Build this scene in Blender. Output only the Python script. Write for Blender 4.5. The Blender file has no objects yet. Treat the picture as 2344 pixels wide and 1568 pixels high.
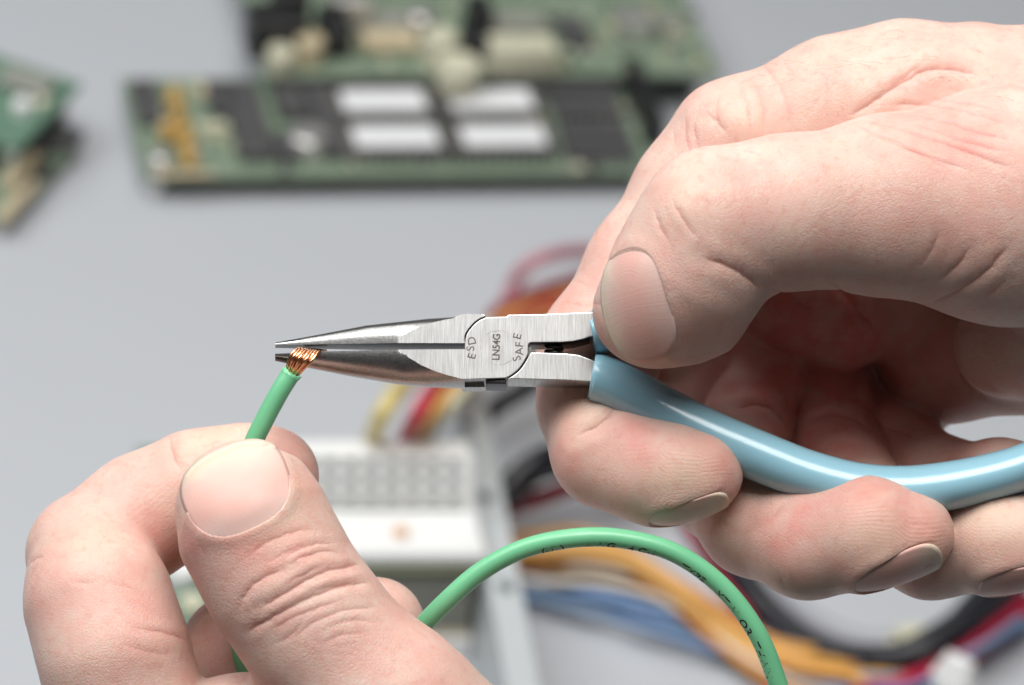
import bpy, bmesh, math, random
import numpy as np
from mathutils import Vector, Matrix
from mathutils.bvhtree import BVHTree

# ------------------------------------------------------------------ camera, light, exposure
S = bpy.context.scene
COL = S.collection
FW = 134.0                 # width of the view at the plane of focus, mm
DIST = 500.0               # camera to plane of focus, mm
ELEV = math.radians(36)    # camera looks down by this much
ROLL = math.radians(9.5)
TABLE_DIST = 1010.0        # along the optical axis, mm
K = FW / 2344.0

def rot_camera():
    f = Vector((0, math.cos(ELEV), -math.sin(ELEV)))
    r = Vector((1, 0, 0)); u = r.cross(f)
    r2 = r * math.cos(ROLL) + u * math.sin(ROLL)
    u2 = u * math.cos(ROLL) - r * math.sin(ROLL)
    return Matrix((r2, u2, -f)).transposed()
RC = rot_camera()
CAMZ = TABLE_DIST * math.sin(ELEV) / 1000
CAM_POS = Vector((0, 0, CAMZ))
FOCUS = CAM_POS + RC @ Vector((0, 0, -DIST / 1000))
CM = Matrix.Translation(FOCUS) @ RC.to_4x4()      # camera-aligned frame at the focus plane -> world (metres)
RCn = np.array(RC); Fn = np.array(FOCUS)

cam_d = bpy.data.cameras.new('camera'); cam = bpy.data.objects.new('camera', cam_d); COL.objects.link(cam)
cam.matrix_world = Matrix.Translation(CAM_POS) @ RC.to_4x4()
cam_d.sensor_width = 36; cam_d.lens = 36 * DIST / FW
cam_d.clip_start = 0.01; cam_d.clip_end = 50
cam_d.dof.use_dof = True; cam_d.dof.focus_distance = (DIST - 6) / 1000
cam_d.dof.aperture_fstop = 22.5; cam_d.dof.aperture_blades = 9
S.camera = cam

S.view_settings.view_transform = 'Standard'; S.view_settings.look = 'None'
S.view_settings.exposure = 0.0; S.view_settings.gamma = 1.0
S.render.engine = 'CYCLES'
S.cycles.use_denoising = True
S.cycles.max_bounces = 8

W = bpy.data.worlds.new('World'); S.world = W; W.use_nodes = True
bg = W.node_tree.nodes['Background']
bg.inputs[0].default_value = (0.92, 0.96, 1.0, 1); bg.inputs[1].default_value = 0.04

def area(name, pos, target, sx, sy, power, color):
    d = bpy.data.lights.new(name, 'AREA'); d.shape = 'RECTANGLE'; d.size = sx; d.size_y = sy
    d.energy = power; d.color = color
    o = bpy.data.objects.new(name, d); COL.objects.link(o)
    o.location = pos
    o.rotation_euler = (Vector(target) - Vector(pos)).to_track_quat('-Z', 'Y').to_euler()
    return o
area('softbox_key', CM @ Vector((0.07, 0.59, 0.54)), FOCUS, 0.50, 0.46, 8.4, (1.0, 0.985, 0.96))
area('softbox_top', CM @ Vector((0.05, 0.85, -0.08)), FOCUS, 0.6, 0.45, 2.3, (1.0, 0.99, 0.97))
area('softbox_table', Vector((-0.72, 0.50, 1.15)), Vector((0.0, 0.85, 0)), 0.7, 0.7, 9.8, (0.95, 0.975, 1.0))

# ------------------------------------------------------------------ coordinates
def P(px, py, z=0.0):
    """pixel of the 2344x1568 photograph at z mm in front of the focus plane -> camera-aligned mm"""
    s = (DIST - z) / DIST
    return np.array(((px - 1172) * K * s, (784 - py) * K * s, z))
def to_world(p):
    return (np.asarray(p, float) / 1000) @ RCn.T + Fn
def T(px, py, h=0.0):
    """world point where the pixel's ray meets the height h (metres) above the table"""
    d = RC @ Vector(((px - 1172) * K, (784 - py) * K, -DIST))
    t = (h - CAM_POS.z) / d.z
    return CAM_POS + d * t
def Pt(px, py, h):
    return np.array(T(px, py, h))

# ------------------------------------------------------------------ materials
def new_mat(name):
    m = bpy.data.materials.new(name); m.use_nodes = True
    nt = m.node_tree
    return m, nt, nt.nodes['Principled BSDF']
def node(nt, typ, **kw):
    n = nt.nodes.new(typ)
    for k, v in kw.items():
        if k.startswith('in_'):
            n.inputs[k[3:].replace('_', ' ')].default_value = v
        else:
            setattr(n, k, v)
    return n
MATS = {}
def mat(name, color, rough=0.5, metal=0.0, var=0.12, scale=60.0, bump=0.0, bscale=400.0, coat=0.0, sss=0.0, trans=0.0):
    if name in MATS: return MATS[name]
    m, nt, b = new_mat(name); L = nt.links.new
    tc = node(nt, 'ShaderNodeTexCoord')
    nz = node(nt, 'ShaderNodeTexNoise', in_Scale=scale, in_Detail=4.0)
    L(tc.outputs['Object'], nz.inputs['Vector'])
    mx = node(nt, 'ShaderNodeMix', data_type='RGBA')
    c = Vector(color[:3])
    mx.inputs['A'].default_value = (*(c * (1 - var)), 1); mx.inputs['B'].default_value = (*[min(1, x * (1 + var)) for x in c], 1)
    L(nz.outputs['Fac'], mx.inputs['Factor']); L(mx.outputs['Result'], b.inputs['Base Color'])
    b.inputs['Roughness'].default_value = rough; b.inputs['Metallic'].default_value = metal
    b.inputs['Coat Weight'].default_value = coat; b.inputs['Coat Roughness'].default_value = 0.19; b.inputs['Coat IOR'].default_value = 1.5
    if sss:
        b.inputs['Subsurface Weight'].default_value = sss; b.inputs['Subsurface Scale'].default_value = 0.001
        b.inputs['Subsurface Radius'].default_value = (1, .8, .7)
    if bump:
        n2 = node(nt, 'ShaderNodeTexNoise', in_Scale=bscale, in_Detail=3.0)
        L(tc.outputs['Object'], n2.inputs['Vector'])
        bp = node(nt, 'ShaderNodeBump', in_Strength=bump, in_Distance=0.0003)
        L(n2.outputs['Fac'], bp.inputs['Height']); L(bp.outputs['Normal'], b.inputs['Normal'])
    MATS[name] = m
    return m

def skin_material():
    m, nt, b = new_mat('skin'); L = nt.links.new
    tc = node(nt, 'ShaderNodeTexCoord')
    a = node(nt, 'ShaderNodeAttribute', attribute_name='tone')     # r redness, g pallor, b ridge mask
    sp = node(nt, 'ShaderNodeSeparateColor'); L(a.outputs['Color'], sp.inputs['Color'])
    def noise(scale, detail=4.0, rough=0.55, dist=0.0):
        n = node(nt, 'ShaderNodeTexNoise', in_Scale=scale, in_Detail=detail, in_Roughness=rough, in_Distortion=dist)
        L(tc.outputs['Object'], n.inputs['Vector']); return n
    def mixc(fac, A, B):
        x = node(nt, 'ShaderNodeMix', data_type='RGBA')
        for s, v in (('A', A), ('B', B)):
            if isinstance(v, tuple): x.inputs[s].default_value = v
            else: L(v, x.inputs[s])
        if isinstance(fac, float): x.inputs['Factor'].default_value = fac
        else: L(fac, x.inputs['Factor'])
        return x.outputs['Result']
    def math_(op, x, y=0.0, clamp=False):
        q = node(nt, 'ShaderNodeMath', operation=op, use_clamp=clamp)
        for i, v in enumerate((x, y)):
            if isinstance(v, (int, float)): q.inputs[i].default_value = v
            else: L(v, q.inputs[i])
        return q.outputs[0]
    def ramp(fac, lo, hi):
        r = node(nt, 'ShaderNodeMapRange'); r.inputs['From Min'].default_value = lo; r.inputs['From Max'].default_value = hi
        L(fac, r.inputs['Value']); return r.outputs['Result']
    base = mixc(ramp(noise(45).outputs['Fac'], .35, .7), (0.68, 0.455, 0.38, 1), (0.70, 0.52, 0.44, 1))
    base = mixc(math_('MULTIPLY', ramp(noise(170, 7, .65).outputs['Fac'], .42, .66), 0.72), base, (0.67, 0.365, 0.31, 1))
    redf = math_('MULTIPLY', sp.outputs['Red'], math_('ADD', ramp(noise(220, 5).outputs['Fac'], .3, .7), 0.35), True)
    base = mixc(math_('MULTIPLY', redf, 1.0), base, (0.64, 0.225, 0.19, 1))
    base = mixc(math_('MULTIPLY', sp.outputs['Green'], 0.7), base, (0.69, 0.53, 0.39, 1))
    speck = ramp(noise(750, 4).outputs['Fac'], .54, .70)
    base = mixc(math_('MULTIPLY', speck, 0.45), base, (0.60, 0.31, 0.25, 1))
    L(base, b.inputs['Base Color'])
    b.inputs['Subsurface Weight'].default_value = 0.55
    b.inputs['Subsurface Scale'].default_value = 0.0017
    b.inputs['Subsurface Radius'].default_value = (1.0, 0.38, 0.22)
    b.inputs['Roughness'].default_value = 0.48
    rr = math_('ADD', math_('MULTIPLY', noise(700, 3).outputs['Fac'], 0.22), 0.36)
    L(rr, b.inputs['Roughness'])
    b.inputs['Specular IOR Level'].default_value = 0.34
    # fine relief: polygonal skin lines + pores + finger ridges
    vo = node(nt, 'ShaderNodeTexVoronoi', feature='DISTANCE_TO_EDGE', in_Scale=2300.0)
    warp = noise(500, 2)
    mv = node(nt, 'ShaderNodeMix', data_type='VECTOR'); mv.inputs['Factor'].default_value = 0.0012
    L(tc.outputs['Object'], mv.inputs['A']); L(warp.outputs['Color'], mv.inputs['B'])
    L(mv.outputs['Result'], vo.inputs['Vector'])
    h1 = math_('MULTIPLY', ramp(vo.outputs['Distance'], 0.0, .14), 0.65)
    h2 = math_('MULTIPLY', noise(560, 8, .72, 1.8).outputs['Fac'], 1.5)
    nomask = math_('SUBTRACT', 1.0, sp.outputs['Blue'])
    fa = node(nt, 'ShaderNodeAttribute', attribute_name='along')
    nw = math_('MULTIPLY', noise(110, 1).outputs['Fac'], 1.6)
    wv = math_('SINE', math_('MULTIPLY', math_('ADD', fa.outputs['Fac'], nw), 2 * math.pi / 0.44))
    h3 = math_('MULTIPLY', math_('MULTIPLY', wv, sp.outputs['Blue']), 0.16)
    hh = math_('ADD', math_('ADD', math_('MULTIPLY', h1, math_('ADD', math_('MULTIPLY', nomask, .8), .2)), h2), h3)
    patch = ramp(noise(75, 3).outputs['Fac'], .35, .65)
    hh = math_('MULTIPLY', hh, math_('ADD', math_('MULTIPLY', patch, .7), .35))
    bp = node(nt, 'ShaderNodeBump', in_Strength=0.5, in_Distance=0.00014)
    L(hh, bp.inputs['Height']); L(bp.outputs['Normal'], b.inputs['Normal'])
    return m

def nail_material():
    m, nt, b = new_mat('nail'); L = nt.links.new
    a = node(nt, 'ShaderNodeAttribute', attribute_name='nail')     # r along 0..1 (root..tip), g |across|
    sp = node(nt, 'ShaderNodeSeparateColor'); L(a.outputs['Color'], sp.inputs['Color'])
    r = node(nt, 'ShaderNodeValToRGB'); cr = r.color_ramp
    cr.elements[0].position = 0.0; cr.elements[0].color = (0.72, 0.50, 0.45, 1)
    cr.elements[1].position = 1.0; cr.elements[1].color = (0.70, 0.58, 0.46, 1)
    for p, c in ((0.12, (0.73, 0.485, 0.425, 1)), (0.34, (0.73, 0.425, 0.365, 1)), (0.55, (0.73, 0.435, 0.375, 1)), (0.74, (0.73, 0.49, 0.42, 1)), (0.87, (0.72, 0.56, 0.46, 1)), (0.925, (0.69, 0.54, 0.41, 1)), (0.95, (0.72, 0.60, 0.49, 1))):
        e = cr.elements.new(p); e.color = c
    tc = node(nt, 'ShaderNodeTexCoord')
    nz = node(nt, 'ShaderNodeTexNoise', in_Scale=160.0, in_Detail=3.0); L(tc.outputs['Object'], nz.inputs['Vector'])
    ad = node(nt, 'ShaderNodeMath', operation='MULTIPLY_ADD'); L(nz.outputs['Fac'], ad.inputs[0]); ad.inputs[1].default_value = 0.10
    L(sp.outputs['Red'], ad.inputs[2])
    sb = node(nt, 'ShaderNodeMath', operation='SUBTRACT'); L(ad.outputs[0], sb.inputs[0]); sb.inputs[1].default_value = 0.05
    L(sb.outputs[0], r.inputs['Fac']); L(r.outputs['Color'], b.inputs['Base Color'])
    b.inputs['Roughness'].default_value = 0.42
    b.inputs['Specular IOR Level'].default_value = 0.22
    b.inputs['Subsurface Weight'].default_value = 0.3; b.inputs['Subsurface Scale'].default_value = 0.001
    b.inputs['Subsurface Radius'].default_value = (1, .5, .35)
    wv = node(nt, 'ShaderNodeMath', operation='MULTIPLY'); L(sp.outputs['Green'], wv.inputs[0]); wv.inputs[1].default_value = 60.0
    n1 = node(nt, 'ShaderNodeTexNoise', noise_dimensions='1D', in_Scale=1.0, in_Detail=2.0); L(wv.outputs[0], n1.inputs['W'])
    bp = node(nt, 'ShaderNodeBump', in_Strength=0.22, in_Distance=0.0001)
    L(n1.outputs['Fac'], bp.inputs['Height']); L(bp.outputs['Normal'], b.inputs['Normal'])
    return m

def steel_material(name='brushed_steel', polished=False):
    m, nt, b = new_mat(name); L = nt.links.new
    tc = node(nt, 'ShaderNodeTexCoord')
    mp = node(nt, 'ShaderNodeMapping'); mp.inputs['Scale'].default_value = (6500, 260, 260)
    mp.inputs['Rotation'].default_value = (0, 0, math.radians(-4))
    L(tc.outputs['Object'], mp.inputs['Vector'])
    nz = node(nt, 'ShaderNodeTexNoise', in_Scale=1.0, in_Detail=5.0, in_Roughness=0.7); L(mp.outputs[0], nz.inputs['Vector'])
    n2 = node(nt, 'ShaderNodeTexNoise', in_Scale=3200.0 if polished else 420.0, in_Detail=4.0); L(tc.outputs['Object'], n2.inputs['Vector'])
    rp = node(nt, 'ShaderNodeValToRGB')
    rp.color_ramp.elements[0].position = .25; rp.color_ramp.elements[0].color = (0.38, 0.37, 0.36, 1) if polished else (0.34, 0.338, 0.332, 1)
    rp.color_ramp.elements[1].position = .62; rp.color_ramp.elements[1].color = (0.52, 0.51, 0.50, 1) if polished else (0.60, 0.596, 0.586, 1)
    L((n2 if polished else nz).outputs['Fac'], rp.inputs['Fac']); L(rp.outputs['Color'], b.inputs['Base Color'])
    b.inputs['Metallic'].default_value = 1.0
    mr = node(nt, 'ShaderNodeMapRange'); mr.inputs['To Min'].default_value = .27 if polished else .34; mr.inputs['To Max'].default_value = .37 if polished else .5
    L(n2.outputs['Fac'], mr.inputs['Value']); L(mr.outputs[0], b.inputs['Roughness'])
    bp = node(nt, 'ShaderNodeBump', in_Strength=0.35, in_Distance=0.00004)
    L((n2 if polished else nz).outputs['Fac'], bp.inputs['Height']); L(bp.outputs['Normal'], b.inputs['Normal'])
    return m

def pcb_material(name, dark, light):
    m, nt, b = new_mat(name); L = nt.links.new
    tc = node(nt, 'ShaderNodeTexCoord')
    br = node(nt, 'ShaderNodeTexBrick', in_Scale=110.0, in_Mortar_Size=0.035)
    br.inputs['Color1'].default_value = dark; br.inputs['Color2'].default_value = tuple(0.8 * x for x in dark[:3]) + (1,)
    br.inputs['Mortar'].default_value = light
    L(tc.outputs['Object'], br.inputs['Vector'])
    nz = node(nt, 'ShaderNodeTexNoise', in_Scale=70.0, in_Detail=6.0); L(tc.outputs['Object'], nz.inputs['Vector'])
    mx = node(nt, 'ShaderNodeMix', data_type='RGBA'); mx.inputs['B'].default_value = light
    rp = node(nt, 'ShaderNodeMapRange'); rp.inputs['From Min'].default_value = .5; rp.inputs['From Max'].default_value = .75
    L(nz.outputs['Fac'], rp.inputs['Value']); L(rp.outputs[0], mx.inputs['Factor'])
    L(br.outputs['Color'], mx.inputs['A']); L(mx.outputs['Result'], b.inputs['Base Color'])
    b.inputs['Roughness'].default_value = 0.45
    return m

SKIN = skin_material(); NAIL = nail_material()
STEEL = steel_material(); POLISHED = steel_material('polished_steel', True)
BLUE_GRIP = mat('blue_vinyl', (0.29, 0.53, 0.635), 0.34, var=0.05, scale=160, bump=0.22, bscale=170, coat=0.65, sss=0.15)
GREEN_WIRE = mat('green_insulation', (0.17, 0.51, 0.275), 0.33, var=0.05, scale=200, bump=0.06, bscale=900, sss=0.2)
COPPER = mat('copper', (0.90, 0.48, 0.28), 0.26, metal=1.0, var=0.15, scale=900)
INK = mat('black_ink', (0.012, 0.013, 0.013), 0.6)
ETCH = mat('etched_steel', (0.10, 0.08, 0.065), 0.6, metal=0.0)
GAP_DARK = mat('gap_dark_steel', (0.03, 0.03, 0.03), 0.35, metal=0.6)
TABLE = mat('table_laminate', (0.49, 0.505, 0.53), 0.5, var=0.02, scale=8, bump=0.05)

# ------------------------------------------------------------------ object helpers
def tag(o, label=None, cat=None, group=None, kind=None):
    if label: o['label'] = label
    if cat: o['category'] = cat
    if group: o['group'] = group
    if kind: o['kind'] = kind
    return o
def root_at(name, matrix):
    o = bpy.data.objects.new(name, None); COL.objects.link(o)
    o.empty_display_size = 0.01; o.matrix_world = matrix
    return o
def mesh_obj(name, verts, faces, material, parent=None, matrix=None, smooth=True, local=False, auto=None):
    """verts are world metres (or already local); matrix is the object's world matrix when it has no parent"""
    V = np.asarray(verts, float)
    base = parent_matrix(parent) if parent is not None else (matrix if matrix is not None else Matrix.Translation(Vector((*V[:, :2].mean(0), V[:, 2].min()))))
    if not local:
        inv = np.array(base.inverted())
        V = V @ inv[:3, :3].T + inv[:3, 3]
    me = bpy.data.meshes.new(name)
    me.from_pydata([tuple(v) for v in V], [], [tuple(f) for f in faces])
    me.materials.append(material)
    if smooth: me.polygons.foreach_set('use_smooth', [True] * len(me.polygons))
    if auto is not None:
        me.set_sharp_from_angle(angle=math.radians(auto))
    me.update()
    o = bpy.data.objects.new(name, me); COL.objects.link(o)
    if parent is not None: o.parent = parent
    else: o.matrix_world = base
    return o
def parent_matrix(p):
    m = Matrix.Identity(4)
    chain = []
    while p is not None: chain.append(p); p = p.parent
    for q in reversed(chain): m = m @ q.matrix_basis
    return m

def catmull(pts, n=10):
    pts = [np.asarray(p, float) for p in pts]
    a = [2 * pts[0] - pts[1]] + pts + [2 * pts[-1] - pts[-2]]
    out = []
    for i in range(1, len(a) - 2):
        p0, p1, p2, p3 = a[i - 1:i + 3]
        for t in np.linspace(0, 1, n, endpoint=False):
            out.append(0.5 * (2 * p1 + (p2 - p0) * t + (2 * p0 - 5 * p1 + 4 * p2 - p3) * t * t + (3 * p1 - p0 - 3 * p2 + p3) * t ** 3))
    out.append(pts[-1])
    return np.array(out)
def frames(path, up=(0, 0, 1)):
    t = np.gradient(path, axis=0); t /= np.linalg.norm(t, axis=1)[:, None]
    u = np.asarray(up, float); N, B = [], []
    for i in range(len(path)):
        u = u - t[i] * (u @ t[i]); u /= np.linalg.norm(u)
        N.append(u.copy()); B.append(np.cross(t[i], u))
    return t, np.array(N), np.array(B)
def sweep(path, r, r2=None, sides=12, up=(0, 0, 1), cap=True, round_end=0):
    """tube along path; r along the carried normal, r2 along the binormal"""
    path = np.asarray(path, float); n = len(path)
    r = np.broadcast_to(np.asarray(r, float), (n,)).copy()
    r2 = r.copy() if r2 is None else np.broadcast_to(np.asarray(r2, float), (n,)).copy()
    t, N, B = frames(path, up)
    th = np.linspace(0, 2 * math.pi, sides, endpoint=False)
    c, s = np.cos(th), np.sin(th)
    V = path[:, None] + N[:, None] * (r[:, None] * c)[..., None] + B[:, None] * (r2[:, None] * s)[..., None]
    V = V.reshape(-1, 3); F = []
    for i in range(n - 1):
        for j in range(sides):
            k = (j + 1) % sides
            F.append((i * sides + j, i * sides + k, (i + 1) * sides + k, (i + 1) * sides + j))
    V = list(V)
    if cap:
        F.append(tuple(range(sides))[::-1]); F.append(tuple((n - 1) * sides + j for j in range(sides)))
    return V, F
def box(u0, u1, v0, v1, w0, w1, bev=0.0):
    """chamfered box in local axes"""
    if bev <= 0:
        V = [(x, y, z) for z in (w0, w1) for y in (v0, v1) for x in (u0, u1)]
        return V, [(0, 2, 3, 1), (4, 5, 7, 6), (0, 1, 5, 4), (2, 6, 7, 3), (0, 4, 6, 2), (1, 3, 7, 5)]
    b = bev
    V = [(u0, v0, w0), (u1, v0, w0), (u1, v1, w0), (u0, v1, w0),
         (u0, v0, w1 - b), (u1, v0, w1 - b), (u1, v1, w1 - b), (u0, v1, w1 - b),
         (u0 + b, v0 + b, w1), (u1 - b, v0 + b, w1), (u1 - b, v1 - b, w1), (u0 + b, v1 - b, w1)]
    F = [(3, 2, 1, 0), (8, 9, 10, 11)]
    for i in range(4):
        j = (i + 1) % 4
        F.append((i, j, 4 + j, 4 + i)); F.append((4 + i, 4 + j, 8 + j, 8 + i))
    return V, F
def join(parts):
    V, F = [], []
    for v, f in parts:
        o = len(V); V += [tuple(p) for p in v]; F += [tuple(i + o for i in q) for q in f]
    return V, F
def disc(cx, cy, z0, z1, r, n=16, dome=0.0):
    V = []; F = []
    for z, rr in ((z0, r), (z1 - dome, r), (z1, r - dome if dome else r)):
        V += [(cx + rr * math.cos(a), cy + rr * math.sin(a), z) for a in np.linspace(0, 2 * math.pi, n, endpoint=False)]
    for k in range(2):
        for j in range(n): F.append((k * n + j, k * n + (j + 1) % n, (k + 1) * n + (j + 1) % n, (k + 1) * n + j))
    F.append(tuple(range(n))[::-1]); F.append(tuple(2 * n + j for j in range(n)))
    return V, F

# ------------------------------------------------------------------ hands: one smooth continuous surface each
def seg_dist(X, a, b, ra, rb):
    ab = (b - a).astype(X.dtype); L2 = float(ab @ ab) + 1e-9
    t = np.clip(((X - a.astype(X.dtype)) @ ab) / L2, 0, 1)
    d = X - a.astype(X.dtype) - t[..., None] * ab
    return np.sqrt((d * d).sum(-1)) - (ra + (rb - ra) * t)
def smin(a, b, k):
    if k <= 0: return np.minimum(a, b)
    h = np.maximum(k - np.abs(a - b), 0) / k
    return np.minimum(a, b) - h * h * k * 0.25

class Hand:
    def __init__(self):
        self.chains = []        # (points, radii, k_inside, k_join)
    def chain(self, pts, k=2.5, kj=0.8):
        A = np.array([P(*p[:3]) for p in pts]); R = np.array([p[3] for p in pts], float)
        self.chains.append((A, R, k, kj))
    def segs(self):
        for A, R, k, kj in self.chains:
            yield A, R, k, kj
    def eval(self, X):
        out = None
        for A, R, k, kj in self.chains:
            f = None
            for i in range(len(A) - 1):
                d = seg_dist(X, A[i], A[i + 1], R[i], R[i + 1])
                f = d if f is None else smin(f, d, k)
            out = f if out is None else smin(out, f, kj)
        return out
    def grid(self, h):
        lo = np.min([(A - R[:, None]).min(0) for A, R, _, _ in self.chains], 0) - 3 * h
        hi = np.max([(A + R[:, None]).max(0) for A, R, _, _ in self.chains], 0) + 3 * h
        n = np.ceil((hi - lo) / h).astype(int) + 1
        ax = [(lo[i] + h * np.arange(n[i])).astype(np.float32) for i in range(3)]
        BIG = np.float32(9.0); M = 9.0
        out = None
        for A, R, k, kj in self.chains:
            f = np.full(n, BIG, np.float32)
            for i in range(len(A) - 1):
                m0 = np.minimum(A[i] - R[i], A[i + 1] - R[i + 1]) - M; m1 = np.maximum(A[i] + R[i], A[i + 1] + R[i + 1]) + M
                i0 = np.clip(((m0 - lo) / h).astype(int), 0, n); i1 = np.clip(((m1 - lo) / h).astype(int) + 2, 0, n)
                sl = tuple(slice(i0[q], i1[q]) for q in range(3))
                G = np.stack(np.meshgrid(ax[0][sl[0]], ax[1][sl[1]], ax[2][sl[2]], indexing='ij'), -1)
                d = seg_dist(G, A[i], A[i + 1], R[i], R[i + 1]).astype(np.float32)
                f[sl] = smin(f[sl], d, k)
            out = f if out is None else smin(out, f, kj)
        return out, lo
    def mesh(self, h):
        F, lo = self.grid(h)
        Sg = F < 0
        n = F.shape
        cnt = np.zeros(tuple(q - 1 for q in n), np.int8)
        for dx in (0, 1):
            for dy in (0, 1):
                for dz in (0, 1):
                    cnt += Sg[dx:n[0] - 1 + dx, dy:n[1] - 1 + dy, dz:n[2] - 1 + dz]
        act = (cnt > 0) & (cnt < 8)
        idx = np.argwhere(act); vid = np.full(act.shape, -1, np.int32); vid[act] = np.arange(len(idx))
        acc = np.zeros((len(idx), 3)); num = np.zeros(len(idx))
        corners = [(a, b, c) for a in (0, 1) for b in (0, 1) for c in (0, 1)]
        val = {c: F[idx[:, 0] + c[0], idx[:, 1] + c[1], idx[:, 2] + c[2]].astype(float) for c in corners}
        for c in corners:
            for q in range(3):
                if c[q] == 0:
                    e = list(c); e[q] = 1; e = tuple(e)
                    va, vb = val[c], val[e]; m = (va < 0) != (vb < 0)
                    t = np.where(m, va / np.where(m, va - vb, 1), 0)
                    p = np.tile(np.array(c, float), (len(idx), 1)); p[:, q] += t
                    acc[m] += p[m]; num[m] += 1
        V = lo + h * (idx + acc / num[:, None])
        faces = []
        for q in range(3):
            a, b = [(1, 2), (2, 0), (0, 1)][q]
            sl0 = [slice(1, n[i] - 1) for i in range(3)]; sl0[q] = slice(0, n[q] - 1)
            sl1 = list(sl0); sl1[q] = slice(1, n[q])
            s0, s1 = Sg[tuple(sl0)], Sg[tuple(sl1)]
            e = np.argwhere(s0 != s1); flip = s1[s0 != s1]
            off = np.array([1, 1, 1]); off[q] = 0
            e = e + off
            da = np.zeros(3, int); da[a] = 1; db = np.zeros(3, int); db[b] = 1
            g = lambda v: vid[v[:, 0], v[:, 1], v[:, 2]]
            quad = np.stack([g(e - da - db), g(e - db), g(e), g(e - da)], 1)
            quad[flip] = quad[flip][:, ::-1]
            faces.append(quad)
        Fq = np.concatenate(faces)
        for _ in range(2):
            d, g = self.grad(V)
            V = V - np.clip(d, -h, h)[:, None] * g
        return V, Fq
    def grad(self, V, e=0.15):
        d = self.eval(V)
        g = np.stack([self.eval(V + e * np.eye(3)[i]) - d for i in range(3)], 1) / e
        l = np.linalg.norm(g, axis=1)[:, None] + 1e-9
        return d / l[:, 0], g / l

def poly_dist(X, pl):
    best = np.full(len(X), 1e9)
    for i in range(len(pl) - 1):
        a, b = pl[i], pl[i + 1]; ab = b - a
        t = np.clip((X - a) @ ab / (ab @ ab + 1e-9), 0, 1)
        best = np.minimum(best, np.linalg.norm(X - a - t[:, None] * ab, axis=1))
    return best

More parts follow.
